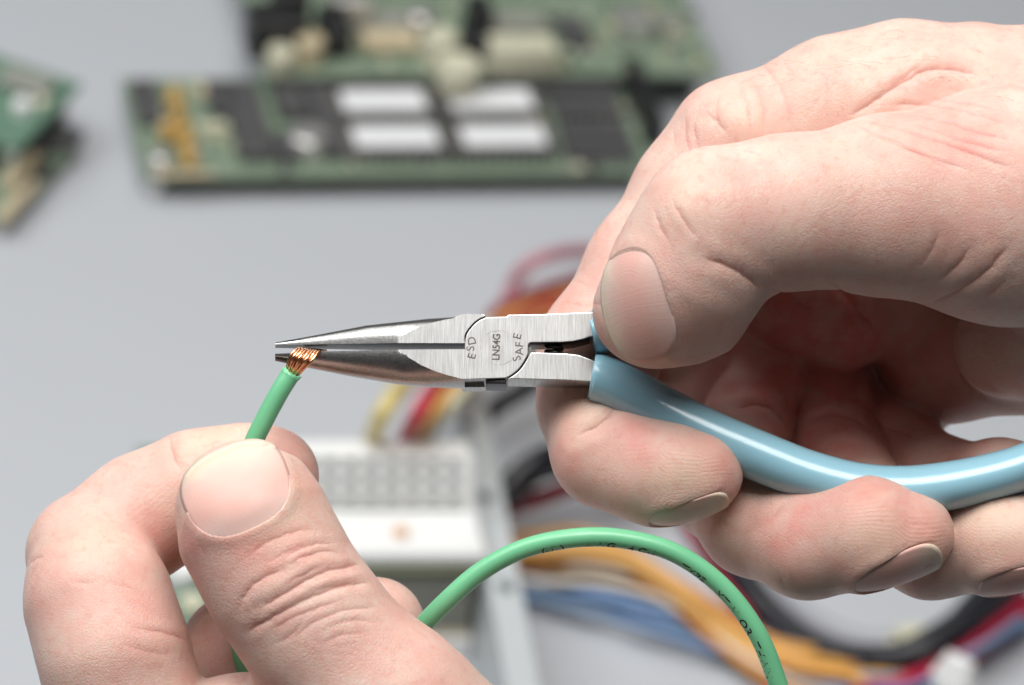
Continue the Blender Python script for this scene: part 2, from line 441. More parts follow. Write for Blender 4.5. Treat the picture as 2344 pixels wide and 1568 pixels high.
class Skin:
    """meshed hand with sculpting helpers, in camera-aligned mm"""
    def __init__(self, hand, h):
        self.hand = hand
        self.V, self.F = hand.mesh(h)
        self.V0 = self.V.copy()
        _, self.N = hand.grad(self.V0, 0.3)
        self.bvh = BVHTree.FromPolygons([tuple(v) for v in self.V0], [tuple(int(i) for i in f) for f in self.F])
        self.tone = np.zeros((len(self.V), 3))
        self.nails = []; self.grooves = []; self.zones = []
    def hit(self, px, py):
        o = Vector((0, 0, DIST)); d = (Vector(P(px, py, 0)) - o).normalized()
        loc, n, i, _ = self.bvh.ray_cast(o, d)
        return None if loc is None else (np.array(loc), np.array(n))
    def line(self, pts, n=6):
        out = []
        for q in catmull([np.array(p, float) for p in pts], n):
            h = self.hit(*q)
            if h is not None: out.append(h[0])
        return np.array(out)
    def groove(self, pts, depth=0.4, width=0.6, ridge=0.25, red=0.0):
        rnd = random.Random(int(sum(p[0] * 3 + p[1] for p in pts)))
        q = catmull([np.array(p, float) for p in pts], 5)
        q = [p + np.array((rnd.uniform(-1.6, 1.6), rnd.uniform(-1.6, 1.6))) for p in q]
        pl = self.line(q, 3)
        if len(pl) > 2: self.grooves.append((pl, depth, width, ridge, red))
    def refine(self):
        """finer faces along the creases, then press the creases in"""
        flag = np.zeros(len(self.V0), bool)
        for pl, depth, width, ridge, red in self.grooves:
            w = max(1.0, 2.2 * width)
            ids = np.where(np.all((self.V0 > pl.min(0) - w) & (self.V0 < pl.max(0) + w), axis=1))[0]
            flag[ids[poly_dist(self.V0[ids], pl) < w]] = True
        for C, A, N, length, width in self.zones:
            A = np.asarray(A, float); N = np.asarray(N, float) / np.linalg.norm(N); A = A - N * (A @ N); A /= np.linalg.norm(A); B = np.cross(N, A)
            rel = self.V0 - C; q = ((np.abs(rel @ A) / (length / 2)) ** 2.6 + (np.abs(rel @ B) / (width / 2)) ** 2.6) ** (1 / 2.6)
            flag |= (np.abs(q - 1) < 0.22) & (np.abs(rel @ N) < 6) & (self.N @ N > -.1)
        bm = bmesh.new()
        vs = [bm.verts.new(v) for v in self.V0.tolist()]
        for f in self.F.tolist(): bm.faces.new([vs[i] for i in f])
        bm.verts.index_update()
        es = [e for e in bm.edges if flag[e.verts[0].index] and flag[e.verts[1].index]]
        bmesh.ops.subdivide_edges(bm, edges=es, cuts=2, use_grid_fill=True)
        bm.verts.index_update()
        n0 = len(self.V0)
        V = np.array([v.co for v in bm.verts]); self.F = [tuple(v.index for v in f.verts) for f in bm.faces]
        bm.free()
        d, g = self.hand.grad(V[n0:], 0.3)
        V[n0:] -= np.clip(d, -.3, .3)[:, None] * g
        self.N = np.concatenate([self.N, g]); self.V0 = V; self.V = V.copy()
        self.tone = np.zeros((len(V), 3))
        for pl, depth, width, ridge, red in self.grooves:
            m = np.all((self.V0 > pl.min(0) - 6 * width) & (self.V0 < pl.max(0) + 6 * width), axis=1)
            ids = np.where(m)[0]
            d = poly_dist(self.V0[ids], pl)
            s = np.linalg.norm(self.V0[ids] - pl[0], axis=1); e = np.linalg.norm(self.V0[ids] - pl[-1], axis=1)
            fade = np.clip(np.minimum(s, e) / 2.5, 0.0, 1.0)
            w = width
            prof = -depth * (0.65 * np.exp(-(d / (0.42 * w)) ** 1.3) + 0.35 * np.exp(-(d / (1.5 * w)) ** 2)) + ridge * depth * np.exp(-((d - 2.4 * w) / (1.5 * w)) ** 2)
            self.V[ids] += self.N[ids] * (prof * fade)[:, None]
            if red: self.tone[ids, 0] += red * np.exp(-(d / (1.2 * w)) ** 2) * fade
    def bump(self, px, py, rad, amount):
        h = self.hit(px, py)
        if h is None: return
        d = np.linalg.norm(self.V0 - h[0], axis=1)
        self.V += self.N * (amount * np.exp(-(d / rad) ** 2))[:, None]
    def blob(self, px, py, rad, ch, amount):
        h = self.hit(px, py)
        if h is None: return
        d = np.linalg.norm(self.V0 - h[0], axis=1)
        self.tone[:, ch] += amount * np.exp(-(d / rad) ** 2)
    def nail(self, C, A, N, length, width, taper=0.12, sq=2.6, proud=0.12, fold=0.32, sink=0.30, free=0.0, hug=0.0):
        """C point near the plate centre, A towards the tip, N outward (mm, camera frame)"""
        C = np.asarray(C, float); A = np.asarray(A, float); N = np.asarray(N, float)
        N /= np.linalg.norm(N); A = A - N * (A @ N); A /= np.linalg.norm(A); B = np.cross(N, A)
        nu, nv = 29, 33
        U = np.linspace(-1, 1, nu); Vv = np.linspace(-1, 1, nv)
        pts = np.zeros((nu, nv, 3)); attr = np.zeros((nu, nv, 2))
        H = np.full((nu, nv), np.nan); XY = np.zeros((nu, nv, 2))
        for i, u in enumerate(U):
            for j, v in enumerate(Vv):
                # squircle map of the square
                s = 1.0 / max(1e-6, (abs(u) ** sq + abs(v) ** sq) ** (1 / sq)) * max(abs(u), abs(v)) if (u or v) else 0
                a, b = u * s, v * s
                hw = width / 2 * (1 + taper * a)
                x = a * length / 2; y = b * hw
                XY[i, j] = x * (1.05 if a < 0 else 1.0), y * 1.055
                o = Vector(C + A * x + B * y + N * 7)
                loc, _, _, dist = self.bvh.ray_cast(o, Vector(-N), 14)
                if loc is not None: H[i, j] = 7 - dist
                attr[i, j] = (u + 1) / 2, (v + 1) / 2
        ok = ~np.isnan(H)
        X = np.stack([np.ones(ok.sum()), XY[ok][:, 0], XY[ok][:, 1], XY[ok][:, 0] ** 2, XY[ok][:, 1] ** 2, XY[ok][:, 0] * XY[ok][:, 1], XY[ok][:, 1] ** 4], 1)
        co = np.linalg.lstsq(X, H[ok], rcond=None)[0]
        Xa = np.stack([np.ones(nu * nv), XY[..., 0].ravel(), XY[..., 1].ravel(), XY[..., 0].ravel() ** 2, XY[..., 1].ravel() ** 2, (XY[..., 0] * XY[..., 1]).ravel(), XY[..., 1].ravel() ** 4], 1)
        Hf = (Xa @ co).reshape(nu, nv)
        a01 = attr[..., 0]
        edge = np.clip((np.abs(attr[..., 1] - .5) * 2 - .70) / .25, 0, 1) * np.clip((.93 - a01) / .1, 0, 1)
        edge = np.maximum(edge, np.clip((.15 - a01) / .12, 0, 1))
        Hf = np.where(ok, Hf + (np.where(ok, H, 0) - Hf) * edge * hug, Hf)
        lift = proud + free * np.clip((a01 - 0.70) / 0.30, 0, 1)
        pts = C + XY[..., :1] * A + XY[..., 1:] * B + (Hf + lift)[..., None] * N
        # skin: sink below the plate, fold around it
        rel = self.V0 - C
        x = rel @ A; y = rel @ B; z = rel @ N
        hw = width / 2 * (1 + taper * np.clip(x / (length / 2), -1.2, 1.2))
        q = ((np.abs(x) / (length / 2)) ** sq + (np.abs(y) / hw) ** sq) ** (1 / sq)
        near = (np.abs(z - co[0]) < 6) & (self.N @ N > -0.1)
        inside = near & (q < 1.0)
        dedge = (q - 1.0) * np.minimum(length, width) / 2
        tipside = np.clip((x / (length / 2) - 0.62) / 0.25, 0, 1)
        self.V[inside] -= self.N[inside] * (sink * np.clip((0.99 - q[inside]) * 9, 0, 1))[:, None]
        ring = near & (q >= 1.0) & (dedge < 3.5)
        amt = np.clip(self.N @ N * 1.6, 0, 1) * fold * np.exp(-(np.maximum(dedge - 0.35, 0) / 1.0) ** 2) * np.clip(dedge / .12 + .5, 0, 1) * (1 - tipside)
        self.V[ring] += self.N[ring] * amt[ring][:, None]
        self.nails.append((pts, attr))
    def finish(self, name, label, matrix=None):
        V = to_world(self.V)
        o = mesh_obj(name, V, self.F, SKIN, matrix=Matrix.Translation(Vector(to_world(self.V.mean(0)))) @ RC.to_4x4())
        me = o.data
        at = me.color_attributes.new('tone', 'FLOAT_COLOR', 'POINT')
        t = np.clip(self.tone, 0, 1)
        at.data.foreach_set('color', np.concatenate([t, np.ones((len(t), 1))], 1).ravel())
        # distance along the nearest finger axis, for the ridges
        al = np.zeros(len(self.V0)); best = np.full(len(self.V0), 1e9)
        for A, R, k, kj in self.hand.chains:
            s0 = 0.0
            for i in range(len(A) - 1):
                ab = A[i + 1] - A[i]; L = np.linalg.norm(ab)
                tt = np.clip((self.V0 - A[i]) @ ab / L ** 2, 0, 1)
                rel = self.V0 - A[i] - tt[:, None] * ab
                d = np.linalg.norm(rel, axis=1) - (R[i] + (R[i + 1] - R[i]) * tt)
                m = d < best
                best[m] = d[m]
                al[m] = (s0 + tt * L)[m] * 0.55 + self.V0[m, 1] * 0.8
                s0 += L
        fa = me.attributes.new('along', 'FLOAT', 'POINT'); fa.data.foreach_set('value', al)
        tag(o, label, 'hand')
        for pts, attr in self.nails:
            nu, nv = pts.shape[:2]
            Vn = to_world(pts.reshape(-1, 3))
            F = [(i * nv + j, (i + 1) * nv + j, (i + 1) * nv + j + 1, i * nv + j + 1) for i in range(nu - 1) for j in range(nv - 1)]
            # outward side must face out
            q = mesh_obj('fingernail', Vn, F, NAIL, parent=o)
            c = q.data.color_attributes.new('nail', 'FLOAT_COLOR', 'POINT')
            arr = np.concatenate([attr.reshape(-1, 2), np.zeros((nu * nv, 1)), np.ones((nu * nv, 1))], 1)
            c.data.foreach_set('color', arr.ravel())
            sm = q.modifiers.new('thickness', 'SOLIDIFY'); sm.thickness = 0.0004; sm.offset = -1
        return o

VOX = 0.45
def right_hand():
    H = Hand()
    # palm and back of the hand first, fingers joined onto it
    H.chain([(2230, 262, -20, 12.5), (2480, 330, -18, 15), (2800, 420, -14, 17), (3100, 520, -10, 16)], 6, 0)
    H.chain([(2270, 420, -36, 10.5), (2560, 450, -28, 14), (3000, 560, -16, 16)], 5, 5)
    H.chain([(2330, 560, -40, 9.5), (2600, 600, -32, 12.5), (3000, 640, -18, 15)], 5, 5)
    H.chain([(2390, 700, -38, 8.5), (2600, 740, -30, 11.5), (3000, 700, -16, 14)], 5, 5)
    # distal palm pad and heel of the hand inside the grip
    H.chain([(1640, 628, -33, 6.9), (1800, 690, -31, 7.3), (1925, 735, -31, 6.3), (2150, 640, -34, 7.5)], 3, 0.8)
    H.chain([(2085, 770, -38, 6.7), (2165, 835, -35, 7.4), (2420, 800, -24, 9.0)], 4, 3)
    H.chain([(2305, 790, -18, 7.2), (2500, 740, -8, 12)], 4, 3)
    # thumb
    H.chain([(1462, 722, 8.5, 5.4), (1512, 694, 10.5, 7.7), (1575, 612, 12.5, 8.9), (1636, 508, 13.5, 8.8), (1800, 486, 11, 9.3), (2040, 470, 7, 11.2), (2290, 470, 3, 15.0), (2600, 470, -3, 17.0)], 3.5, 2.2)
    H.chain([(1505, 755, 7.5, 4.0), (1592, 694, 8.0, 6.7), (1645, 652, 9.0, 5.2)], 3, 3.0)
    # web of skin between thumb and index
    H.chain([(1610, 492, -4, 4.6), (1720, 482, -4, 5.2), (1850, 470, -5, 6.2), (2050, 455, -7, 8.0), (2250, 430, -9, 11)], 3, 0.8)
    # index
    H.chain([(2215, 258, -18, 12.0), (2065, 248, -17, 11.4), (1920, 256, -16, 9.8), (1682, 330, -15, 8.3), (1590, 440, -15, 7.8), (1478, 610, -14, 7.5), (1372, 800, -12.5, 7.8), (1362, 925, -9, 7.2), (1395, 1030, -3, 7.2), (1490, 1072, 1, 6.7), (1560, 1078, 2.4, 5.9), (1612, 1082, 3, 5.0)], 3, 1.0)
    H.chain([(1560, 740, -32, 8.4), (1555, 880, -29, 8.4), (1500, 960, -18, 6)], 3, 1.0)
    # middle
    H.chain([(2150, 560, -40, 9), (1850, 640, -44, 9), (1715, 760, -40, 9.2), (1698, 870, -34, 9.0), (1672, 985, -26, 8.1), (1650, 1100, -14, 7.4), (1728, 1192, -6, 7.0), (1850, 1238, 0, 7.2), (1985, 1217, 3.5, 7.2), (2085, 1222, 4.5, 5.6)], 2.5, 0.5)
    # ring
    H.chain([(2250, 640, -44, 8.5), (2010, 730, -50, 8.7), (1872, 850, -42, 8.2), (1866, 930, -37, 8.1), (1905, 1060, -29, 7.6), (1985, 1180, -13, 6.8), (2130, 1250, -6, 6.6), (2290, 1240, 0, 6.4), (2395, 1236, 2, 5.6)], 2.5, 0.5)
    # little
    H.chain([(2330, 740, -42, 8), (2130, 850, -50, 7.2), (2035, 955, -42, 6.7), (2050, 1035, -34, 6.5), (2160, 1110, -22, 6.1), (2290, 1112, -11, 5.9), (2420, 1120, -7, 5.2)], 2.5, 0.5)
    return H
def left_hand():
    H = Hand()
    H.chain([(1120, 1930, 6, 16), (900, 2080, 0, 19), (640, 2350, -6, 20)], 6, 0)
    H.chain([(330, 1880, -2, 11), (500, 2100, -4, 15), (640, 2350, -6, 20)], 6, 8)
    H.chain([(520, 1900, -12, 10), (600, 2150, -8, 15)], 5, 6)
    H.chain([(400, 1740, 0, 9.5), (560, 1720, 5, 9), (860, 1760, 8, 12)], 5, 5)
    # thumb
    H.chain([(537, 1136, 9.6, 5.4), (560, 1164, 10.8, 7.9), (580, 1205, 11.5, 8.8), (648, 1335, 12, 9.0), (738, 1460, 12, 9.1), (880, 1630, 11, 11.2), (1070, 1840, 8, 14.5)], 4, 3)
    # index
    H.chain([(622, 1088, -9.5, 6.3), (560, 1098, -9.0, 6.9), (450, 1118, -8.5, 7.2), (330, 1180, -8.5, 7.8), (206, 1266, -5.5, 8.2)], 3, 0.9)
    H.chain([(200, 1272, -4.0, 8.0), (226, 1380, 2.5, 9.1), (262, 1500, 5, 9.3), (300, 1660, 4, 10), (340, 1850, 0, 11)], 3, 1.0)
    # middle
    H.chain([(862, 1432, -14, 6.5), (760, 1440, -16, 7), (640, 1460, -17, 7.2), (545, 1492, -17, 7.2), (490, 1600, -15, 8), (510, 1880, -12, 10)], 3, 0.9)
    return H

rs = Skin(right_hand(), VOX)
# thumb nail of the right hand
G = rs.groove
# creases and folds: index knuckle, thumb joint, web, finger joints
for pts, d, w in (
    ([(1747, 150), (1790, 210), (1810, 300)], .22, .5), ([(1717, 180), (1747, 240), (1755, 305)], .28, .5), ([(1690, 190), (1715, 250), (1722, 310)], .22, .45),
    ([(1885, 160), (1893, 215), (1890, 280)], .18, .5), ([(1655, 205), (1640, 250), (1650, 300)], .2, .45), ([(1602, 250), (1590, 300), (1600, 345)], .22, .45),
    ([(1572, 260), (1570, 310), (1578, 350)], .2, .4), ([(1545, 290), (1540, 340)], .2, .4), ([(1612, 255), (1645, 285), (1676, 318)], .6, 1.1),
    ([(1940, 270), (2000, 232), (2072, 186), (2120, 160), (2190, 160), (2250, 178)], .65, .9), ([(2030, 205), (2080, 168), (2120, 140)], .25, .6),
    ([(2012, 260), (2122, 268), (2222, 300), (2320, 322)], .30, .55), ([(1972, 272), (2097, 308), (2200, 345), (2320, 385)], .30, .55), ([(2030, 238), (2147, 243), (2230, 262), (2320, 288)], .26, .5),
    ([(1955, 285), (2072, 340), (2222, 392)], .24, .5), ([(2100, 285), (2200, 322), (2310, 350)], .24, .45), ([(2120, 225), (2230, 240), (2320, 262)], .2, .45), ([(1990, 300), (2100, 350), (2190, 400)], .18, .45),
    ([(1607, 425), (1622, 480), (1630, 540)], .26, .55), ([(1540, 455), (1567, 508), (1600, 550)], .26, .5), ([(1497, 470), (1512, 520), (1540, 570)], .22, .5), ([(1680, 430), (1690, 480)], .12, .5),
    ([(1600, 585), (1660, 610), (1705, 632), (1738, 662)], .55, 1.0), ([(2152, 520), (2135, 570), (2105, 615)], .3, .7), ([(2225, 560), (2190, 610), (2140, 650)], .35, .7),
    ([(2310, 560), (2260, 620), (2205, 660), (2130, 697)], .45, .8), ([(2310, 640), (2250, 690)], .3, .7),
    ([(1420, 925), (1375, 968), (1315, 998)], .7, 1.0), ([(1400, 975), (1350, 1010)], .25, .6), ([(1800, 1145), (1765, 1184), (1735, 1216)], .45, .9), ([(1640, 1185), (1680, 1215)], .3, .7),
    ([(1772, 1300), (1790, 1330), (1800, 1355)], .22, .45), ([(1805, 1310), (1825, 1350)], .2, .45), ([(1750, 1290), (1765, 1315)], .18, .45),
    ([(1680, 935), (1740, 925), (1785, 948), (1803, 980)], .7, .9), ([(1840, 962), (1900, 946), (1960, 958), (1990, 985)], .6, .8), ([(2010, 975), (2060, 985), (2110, 1005)], .5, .7),
    ([(1760, 655), (1830, 690), (1880, 715)], .35, .7), ([(1900, 640), (1960, 700), (2010, 760)], .4, .8),
    ([(1290, 690), (1340, 700), (1390, 690)], .12, .5), ([(1310, 640), (1360, 660)], .12, .5)):
    G(pts, d * .6, w * .7, .25, .18)
c, n = rs.hit(1440, 690)
NR = [(c, (-0.80, -0.14, -0.45), (-0.47, 0.15, 0.86), 10.6, 13.2, dict(taper=0.0, proud=0.09, free=0.18, fold=.12, sink=.2)),
      (P(1585, 1140, 4.3), (0.93, -0.28, 0.08), (-0.22, -0.965, 0.10), 9.6, 7.0, dict(proud=0.10, fold=.30, sink=.12)),
      (P(2062, 1275, 6.2), (0.95, -0.22, 0.12), (-0.12, -0.945, 0.29), 10.8, 8.2, dict(proud=0.10, fold=.30, sink=.12)),
      (P(2330, 1290, 2.2), (0.99, 0.02, 0.1), (0.0, -0.955, 0.29), 10, 8, dict(proud=0.10, fold=.30, sink=.12))]
rs.zones = [q[:5] for q in NR]
rs.refine()
for q in NR: rs.nail(*q[:5], **q[5])
for px, py, rad, am in ((1560, 470, 3.5, .5), (1690, 285, 2.6, .5), (1590, 250, 3, .25), (1800, 860, 3, .2), (1440, 985, 3.5, .3), (1650, 1020, 3, .2), (1870, 1150, 3.5, .25), (2050, 1130, 4, .35)):
    rs.bump(px, py, rad, am)
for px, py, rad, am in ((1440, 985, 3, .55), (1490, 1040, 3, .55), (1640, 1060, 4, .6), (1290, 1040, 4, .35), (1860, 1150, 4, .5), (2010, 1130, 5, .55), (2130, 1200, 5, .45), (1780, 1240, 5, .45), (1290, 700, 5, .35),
                        (1400, 560, 6, .2), (1700, 860, 13, .5), (1900, 900, 13, .5), (1850, 700, 13, .5), (2050, 880, 12, .4), (2200, 1040, 6, .4), (1950, 1020, 6, .4), (2130, 260, 6, .3), (2200, 330, 8, .35), (1600, 760, 4, .3), (1470, 640, 4, .15), (2270, 1290, 4, .3)):  # wide palm blobs: redder palm skin, also used to darken the hollow
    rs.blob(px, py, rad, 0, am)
for px, py, rad, am in ((1580, 1085, 3.2, .7), (1500, 1110, 3, .4), (2010, 1220, 4, .6), (2130, 1260, 3, .35), (2270, 1190, 5, .7), (1340, 960, 3, .5), (1330, 920, 3, .3), (1560, 450, 4, .35), (1700, 290, 4, .3), (1900, 120, 10, .2), (1680, 720, 4, .2)):
    rs.blob(px, py, rad, 1, am)
for px, py, rad, am in ((1500, 1020, 5, .8), (1620, 1050, 4.5, .9), (2000, 1150, 6, .9), (2110, 1190, 5, .9), (2270, 1180, 5, .8), (1700, 860, 7, .6), (1900, 900, 6, .6), (1950, 1020, 6, .7), (2200, 1040, 6, .8), (1740, 980, 5, .7), (1560, 790, 4, .6), (1640, 760, 4, .6)):
    rs.blob(px, py, rad, 2, am)
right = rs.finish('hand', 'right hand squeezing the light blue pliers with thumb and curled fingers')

rh = random.Random(2); hv = []
for i in range(34):
    hq = rs.hit(rh.uniform(1720, 2330), rh.uniform(40, 240))
    if hq is None: continue
    p, n = hq; d = np.array((-1, -.15 + rh.uniform(-.5, .5), .2)); d = d - n * (d @ n); d /= np.linalg.norm(d)
    L_ = rh.uniform(2.5, 5.5); b_ = np.cross(n, d) * rh.uniform(-.5, .5)
    hv.append(sweep([p - n * .2, p + d * L_ * .35 + n * .55, p + (d + b_ * .4) * L_ * .7 + n * .85, p + (d + b_) * L_ + n * .8], [.016, .014, .011, .004], sides=5))
hv = join(hv)
ho = mesh_obj('hair', to_world(hv[0]), hv[1], mat('hair', (0.26, 0.16, 0.10), .4), parent=right); ho['kind'] = 'stuff'
ls = Skin(left_hand(), VOX)
G = ls.groove
for pts, d, w in (
    ([(555, 1282), (611, 1243), (667, 1220), (723, 1209)], .22, .5), ([(639, 1290), (681, 1260), (723, 1246), (771, 1243)], .30, .5), ([(653, 1299), (695, 1276), (751, 1262), (780, 1268)], .30, .5),
    ([(545, 1400), (566, 1355), (606, 1321), (667, 1299)], .42, .65), ([(590, 1395), (628, 1374), (681, 1341), (737, 1313), (825, 1290)], .5, .65), ([(560, 1449), (600, 1428), (650, 1399), (720, 1365), (800, 1339), (850, 1335)], .42, .65),
    ([(610, 1450), (660, 1420), (720, 1395), (780, 1375)], .22, .45), ([(640, 1345), (690, 1318), (750, 1292)], .22, .45), ([(600, 1300), (650, 1268), (700, 1246)], .16, .45),
    ([(660, 1470), (720, 1425), (800, 1395), (870, 1390)], .18, .45), ([(700, 1350), (760, 1345), (820, 1330)], .16, .4), ([(620, 1480), (670, 1450), (700, 1410)], .16, .4),
    ([(740, 1440), (800, 1420), (870, 1425)], .14, .4), ([(720, 1480), (780, 1455), (850, 1450)], .14, .4), ([(520, 1330), (540, 1290)], .14, .5),
    ([(384, 985), (393, 1034), (412, 1080)], .55, .7), ([(402, 1000), (412, 1040)], .2, .4), 
    ([(300, 1436), (375, 1449), (430, 1466)], .28, .7), ([(60, 1300), (80, 1280), (110, 1270)], .3, .6), ([(230, 1330), (290, 1345), (340, 1370)], .14, .6), ([(150, 1330), (190, 1335), (230, 1330)], .12, .5), ([(270, 1470), (330, 1490), (400, 1500)], .15, .6),
    ([(450, 1230), (470, 1270), (480, 1300)], .12, .5)):
    G(pts, d * .55, w * .7, .3, .18)
c, n = ls.hit(538, 1118)
NL = (c + np.array((-.12, .25, 0)), (-0.41, 0.91, 0.0), (0.0, 0.10, 1.0), 11.6, 13.3)
ls.zones = [NL]
ls.refine()
ls.nail(*NL, taper=0.04, sq=2.6, proud=0.07, free=0.3, fold=.24, hug=.5)
for px, py, rad, am in ((690, 1285, 3, .25), (640, 1360, 3, .3), (760, 1300, 2.5, .2)):
    ls.bump(px, py, rad, am)
for px, py, rad, am in ((670, 1035, 5, .55), (430, 1240, 4, .45), (110, 1290, 5, .35), (370, 1250, 5, .55), (690, 1240, 8, .2), (330, 1380, 6, .3), (480, 1480, 5, .4), (560, 1260, 5, .3), (920, 1400, 5, .3), (680, 1110, 4, .3), (350, 1090, 5, .2)):
    ls.blob(px, py, rad, 0, am)
for px, py, rad, am in ((460, 1010, 4, .5), (540, 980, 4, .5), (200, 1230, 5, .4), (690, 1120, 3, .25), (620, 1210, 4, .3), (700, 1180, 4, .25), (400, 1150, 3, .3)):
    ls.blob(px, py, rad, 1, am)
for px, py, rad, am in ((690, 1060, 5, .9), (640, 1010, 4, .7), (330, 1060, 6, .6), (340, 1180, 6, .6), (460, 1010, 5, .5), (470, 1460, 5, .7)):
    ls.blob(px, py, rad, 2, am)
left = ls.finish('hand', 'left hand pinching the stripped green wire between thumb and index finger')

# ------------------------------------------------------------------ pliers
TILT = math.radians(9)
PIV = P(1137, 803, 0.0)
PM = Matrix.Translation(Vector(to_world(PIV))) @ RC.to_4x4() @ Matrix.Rotation(-TILT, 4, 'X')
HALF = 3.2      # half thickness at the joint, mm
def lp(px, py, z=0.0):
    f = (DIST - z) / DIST
    return ((px - 1137) * K * f, (803 - py) * K * f, z)
pliers = root_at('pliers', PM)
tag(pliers, 'needle nose pliers with brushed steel jaws and light blue vinyl grips', 'pliers')

def prism(outline, z0, z1, flags=None, bev=0.18):
    """outline in px; flags: per edge, bevel the front rim there"""
    bm = bmesh.new()
    vs0 = [bm.verts.new(lp(x, y, z0)) for x, y in outline]
    vs1 = [bm.verts.new(lp(x, y, z1)) for x, y in outline]
    bm.faces.new(vs1)
    bm.faces.new(vs0[::-1])
    n = len(outline)
    for i in range(n):
        bm.faces.new((vs0[i], vs0[(i + 1) % n], vs1[(i + 1) % n], vs1[i]))
    bmesh.ops.recalc_face_normals(bm, faces=bm.faces)
    bm.edges.ensure_lookup_table()
    es = []
    for i in range(n):
        if flags is None or flags[i]:
            es.append(bm.edges.get((vs1[i], vs1[(i + 1) % n])))
    if es and bev > 0:
        bmesh.ops.bevel(bm, geom=es, offset=bev, segments=2, profile=0.6, affect='EDGES')
    bmesh.ops.triangulate(bm, faces=[f for f in bm.faces if len(f.verts) > 4])
    bm.verts.index_update()
    V = [tuple(v.co / 1000) for v in bm.verts]; F = [tuple(v.index for v in f.verts) for f in bm.faces]
    bm.free()
    return V, F
def jaw(inner, outer, up, end=1.825, pw=2.2):
    """loft of the long tapering jaw; inner/outer edges as px polylines"""
    xs = np.concatenate([np.linspace(630, 900, 46), np.linspace(905, 1064, 44)])
    xi, yi = zip(*inner); xo, yo = zip(*outer)
    V, F = [], []; m = 26
    for x in xs:
        a = np.interp(x, xi, yi); b = np.interp(x, xo, yo)
        rz = np.interp(x, (630, 910, 930, 949, 980, 1009, 1040, 1059, 1064), (1.25, HALF, HALF * 1.013, HALF * 1.054, HALF * 1.17, HALF * 1.339, HALF * 1.59, HALF * end, HALF * end))
        row = []
        qb = max(0.03, 1 - min(1, HALF / rz) ** 2) ** (1 / pw)
        qs = np.concatenate([np.linspace(0, qb, 6), qb + (1 - qb) * np.sin(np.linspace(0, math.pi / 2, m - 5)[1:]) ** 0.9])
        zs = [min(HALF, rz * math.sqrt(max(0, 1 - q ** pw))) for q in qs]
        for q, z in zip(qs, zs): row.append(lp(x, a + (b - a) * q, z))
        for q, z in zip(qs[::-1], zs[::-1]): row.append(lp(x, a + (b - a) * q, -z))
        V += [tuple(c / 1000 for c in p) for p in row]
    k = 2 * m
    for i in range(len(xs) - 1):
        for j in range(k):
            q = (i * k + j, i * k + (j + 1) % k, (i + 1) * k + (j + 1) % k, (i + 1) * k + j)
            F.append(q if up else q[::-1])
    F.append(tuple(range(k)) if not up else tuple(range(k))[::-1]); F.append(tuple((len(xs) - 1) * k + j for j in range(k))[::1 if up else -1])
    return V, F

lower_jaw = jaw([(630, 813), (690, 811), (729, 810), (1064, 808)], [(630, 826), (689, 839), (809, 863), (909, 880), (979, 886.5), (1064, 889)], False)
upper_jaw = jaw([(630, 793), (1064, 794)], [(630, 785), (715, 769), (839, 745), (979, 730), (1064, 726)], True, 4.0, 3.6)
def arc(pts, n=5):
    return [tuple(p) for p in catmull([np.array(p, float) for p in pts], n)]
ua = arc([(1064, 795), (1068, 775), (1080, 757), (1096, 742), (1115, 733.5)])
la = arc([(1209.5, 818), (1207, 824), (1198, 840), (1186, 856), (1171, 868), (1158, 875)])
plate = ua + [(1160, 732.5), (1163, 728), (1246, 726.5), (1362, 721.5), (1396, 720), (1396, 772), (1350, 779.5), (1335, 785), (1312, 790), (1290, 792), (1214, 793), (1210, 797)] + la + [(1110, 877), (1064, 878.5), (1064, 808)]
fl = [1] * len(plate); fl[-2] = 0
A = join([prism(plate, 0.05, HALF, fl, 0.12), prism([(1163, 730), (1246, 728), (1396, 722), (1396, 770), (1350, 778), (1312, 789), (1216, 792)], -HALF, 0.3, None, 0.0),
          prism([(1058, 809), (1100, 812), (1110, 888), (1058, 888.5)], -HALF, 0.4, None, 0.0), lower_jaw])
ua2 = [(x - 2.6, y - 2.0) for x, y in ua][1:]
la2 = [(x + 2.6, y + 2.0) for x, y in la][1:]
B = join([prism([(1064, 726), (1106, 727), (1111, 729)] + ua2[::-1][1:] + [(1064, 790)], -HALF, HALF, [0, 1, 1] + [1] * (len(ua2) - 1) + [0], 0.08),
          prism([(1212, 822), (1216, 815.5), (1296, 818), (1325, 821.5), (1348, 830), (1396, 850), (1396, 892), (1360, 884), (1296, 880), (1163, 876.5)] + la2[::-1][1:], -HALF, HALF, None, 0.12),
          prism([(1070, 745), (1110, 738), (1160, 738), (1204, 770), (1204, 840), (1160, 868), (1110, 868), (1072, 845)], -HALF, -0.05, None, 0.0),
          upper_jaw])
def half(name, VF):
    o = mesh_obj(name, *VF, STEEL, parent=pliers, local=True, auto=24)
    o.data.materials.append(POLISHED); o.data.materials.append(GAP_DARK)
    hz = HALF / 1000
    for p in o.data.polygons:
        c = p.center
        n = p.normal; ym = c.y * 1000
        if abs(n.z) > .9995: p.use_smooth = False
        if abs(n.y) > .6 and -1.7 < ym < 1.3 and abs(c.z) < hz * .985: p.material_index = 2  # slot darkness put into the colour of the inner faces
        elif c.x < lp(1064.2, 0)[0] / 1000 and (abs(n.z) < .9995 or abs(c.z) < hz * .999): p.material_index = 1
    return o
half('front_half', A); half('rear_half', B)
# black block put in for the dark gap behind the bottom notch
v, f = prism([(1112, 877.5), (1160, 877.5), (1158, 887), (1114, 887)], -HALF + .2, HALF - .5, None, 0.1)
mesh_obj('notch_dark_block', v, f, GAP_DARK, parent=pliers, local=True, auto=24)
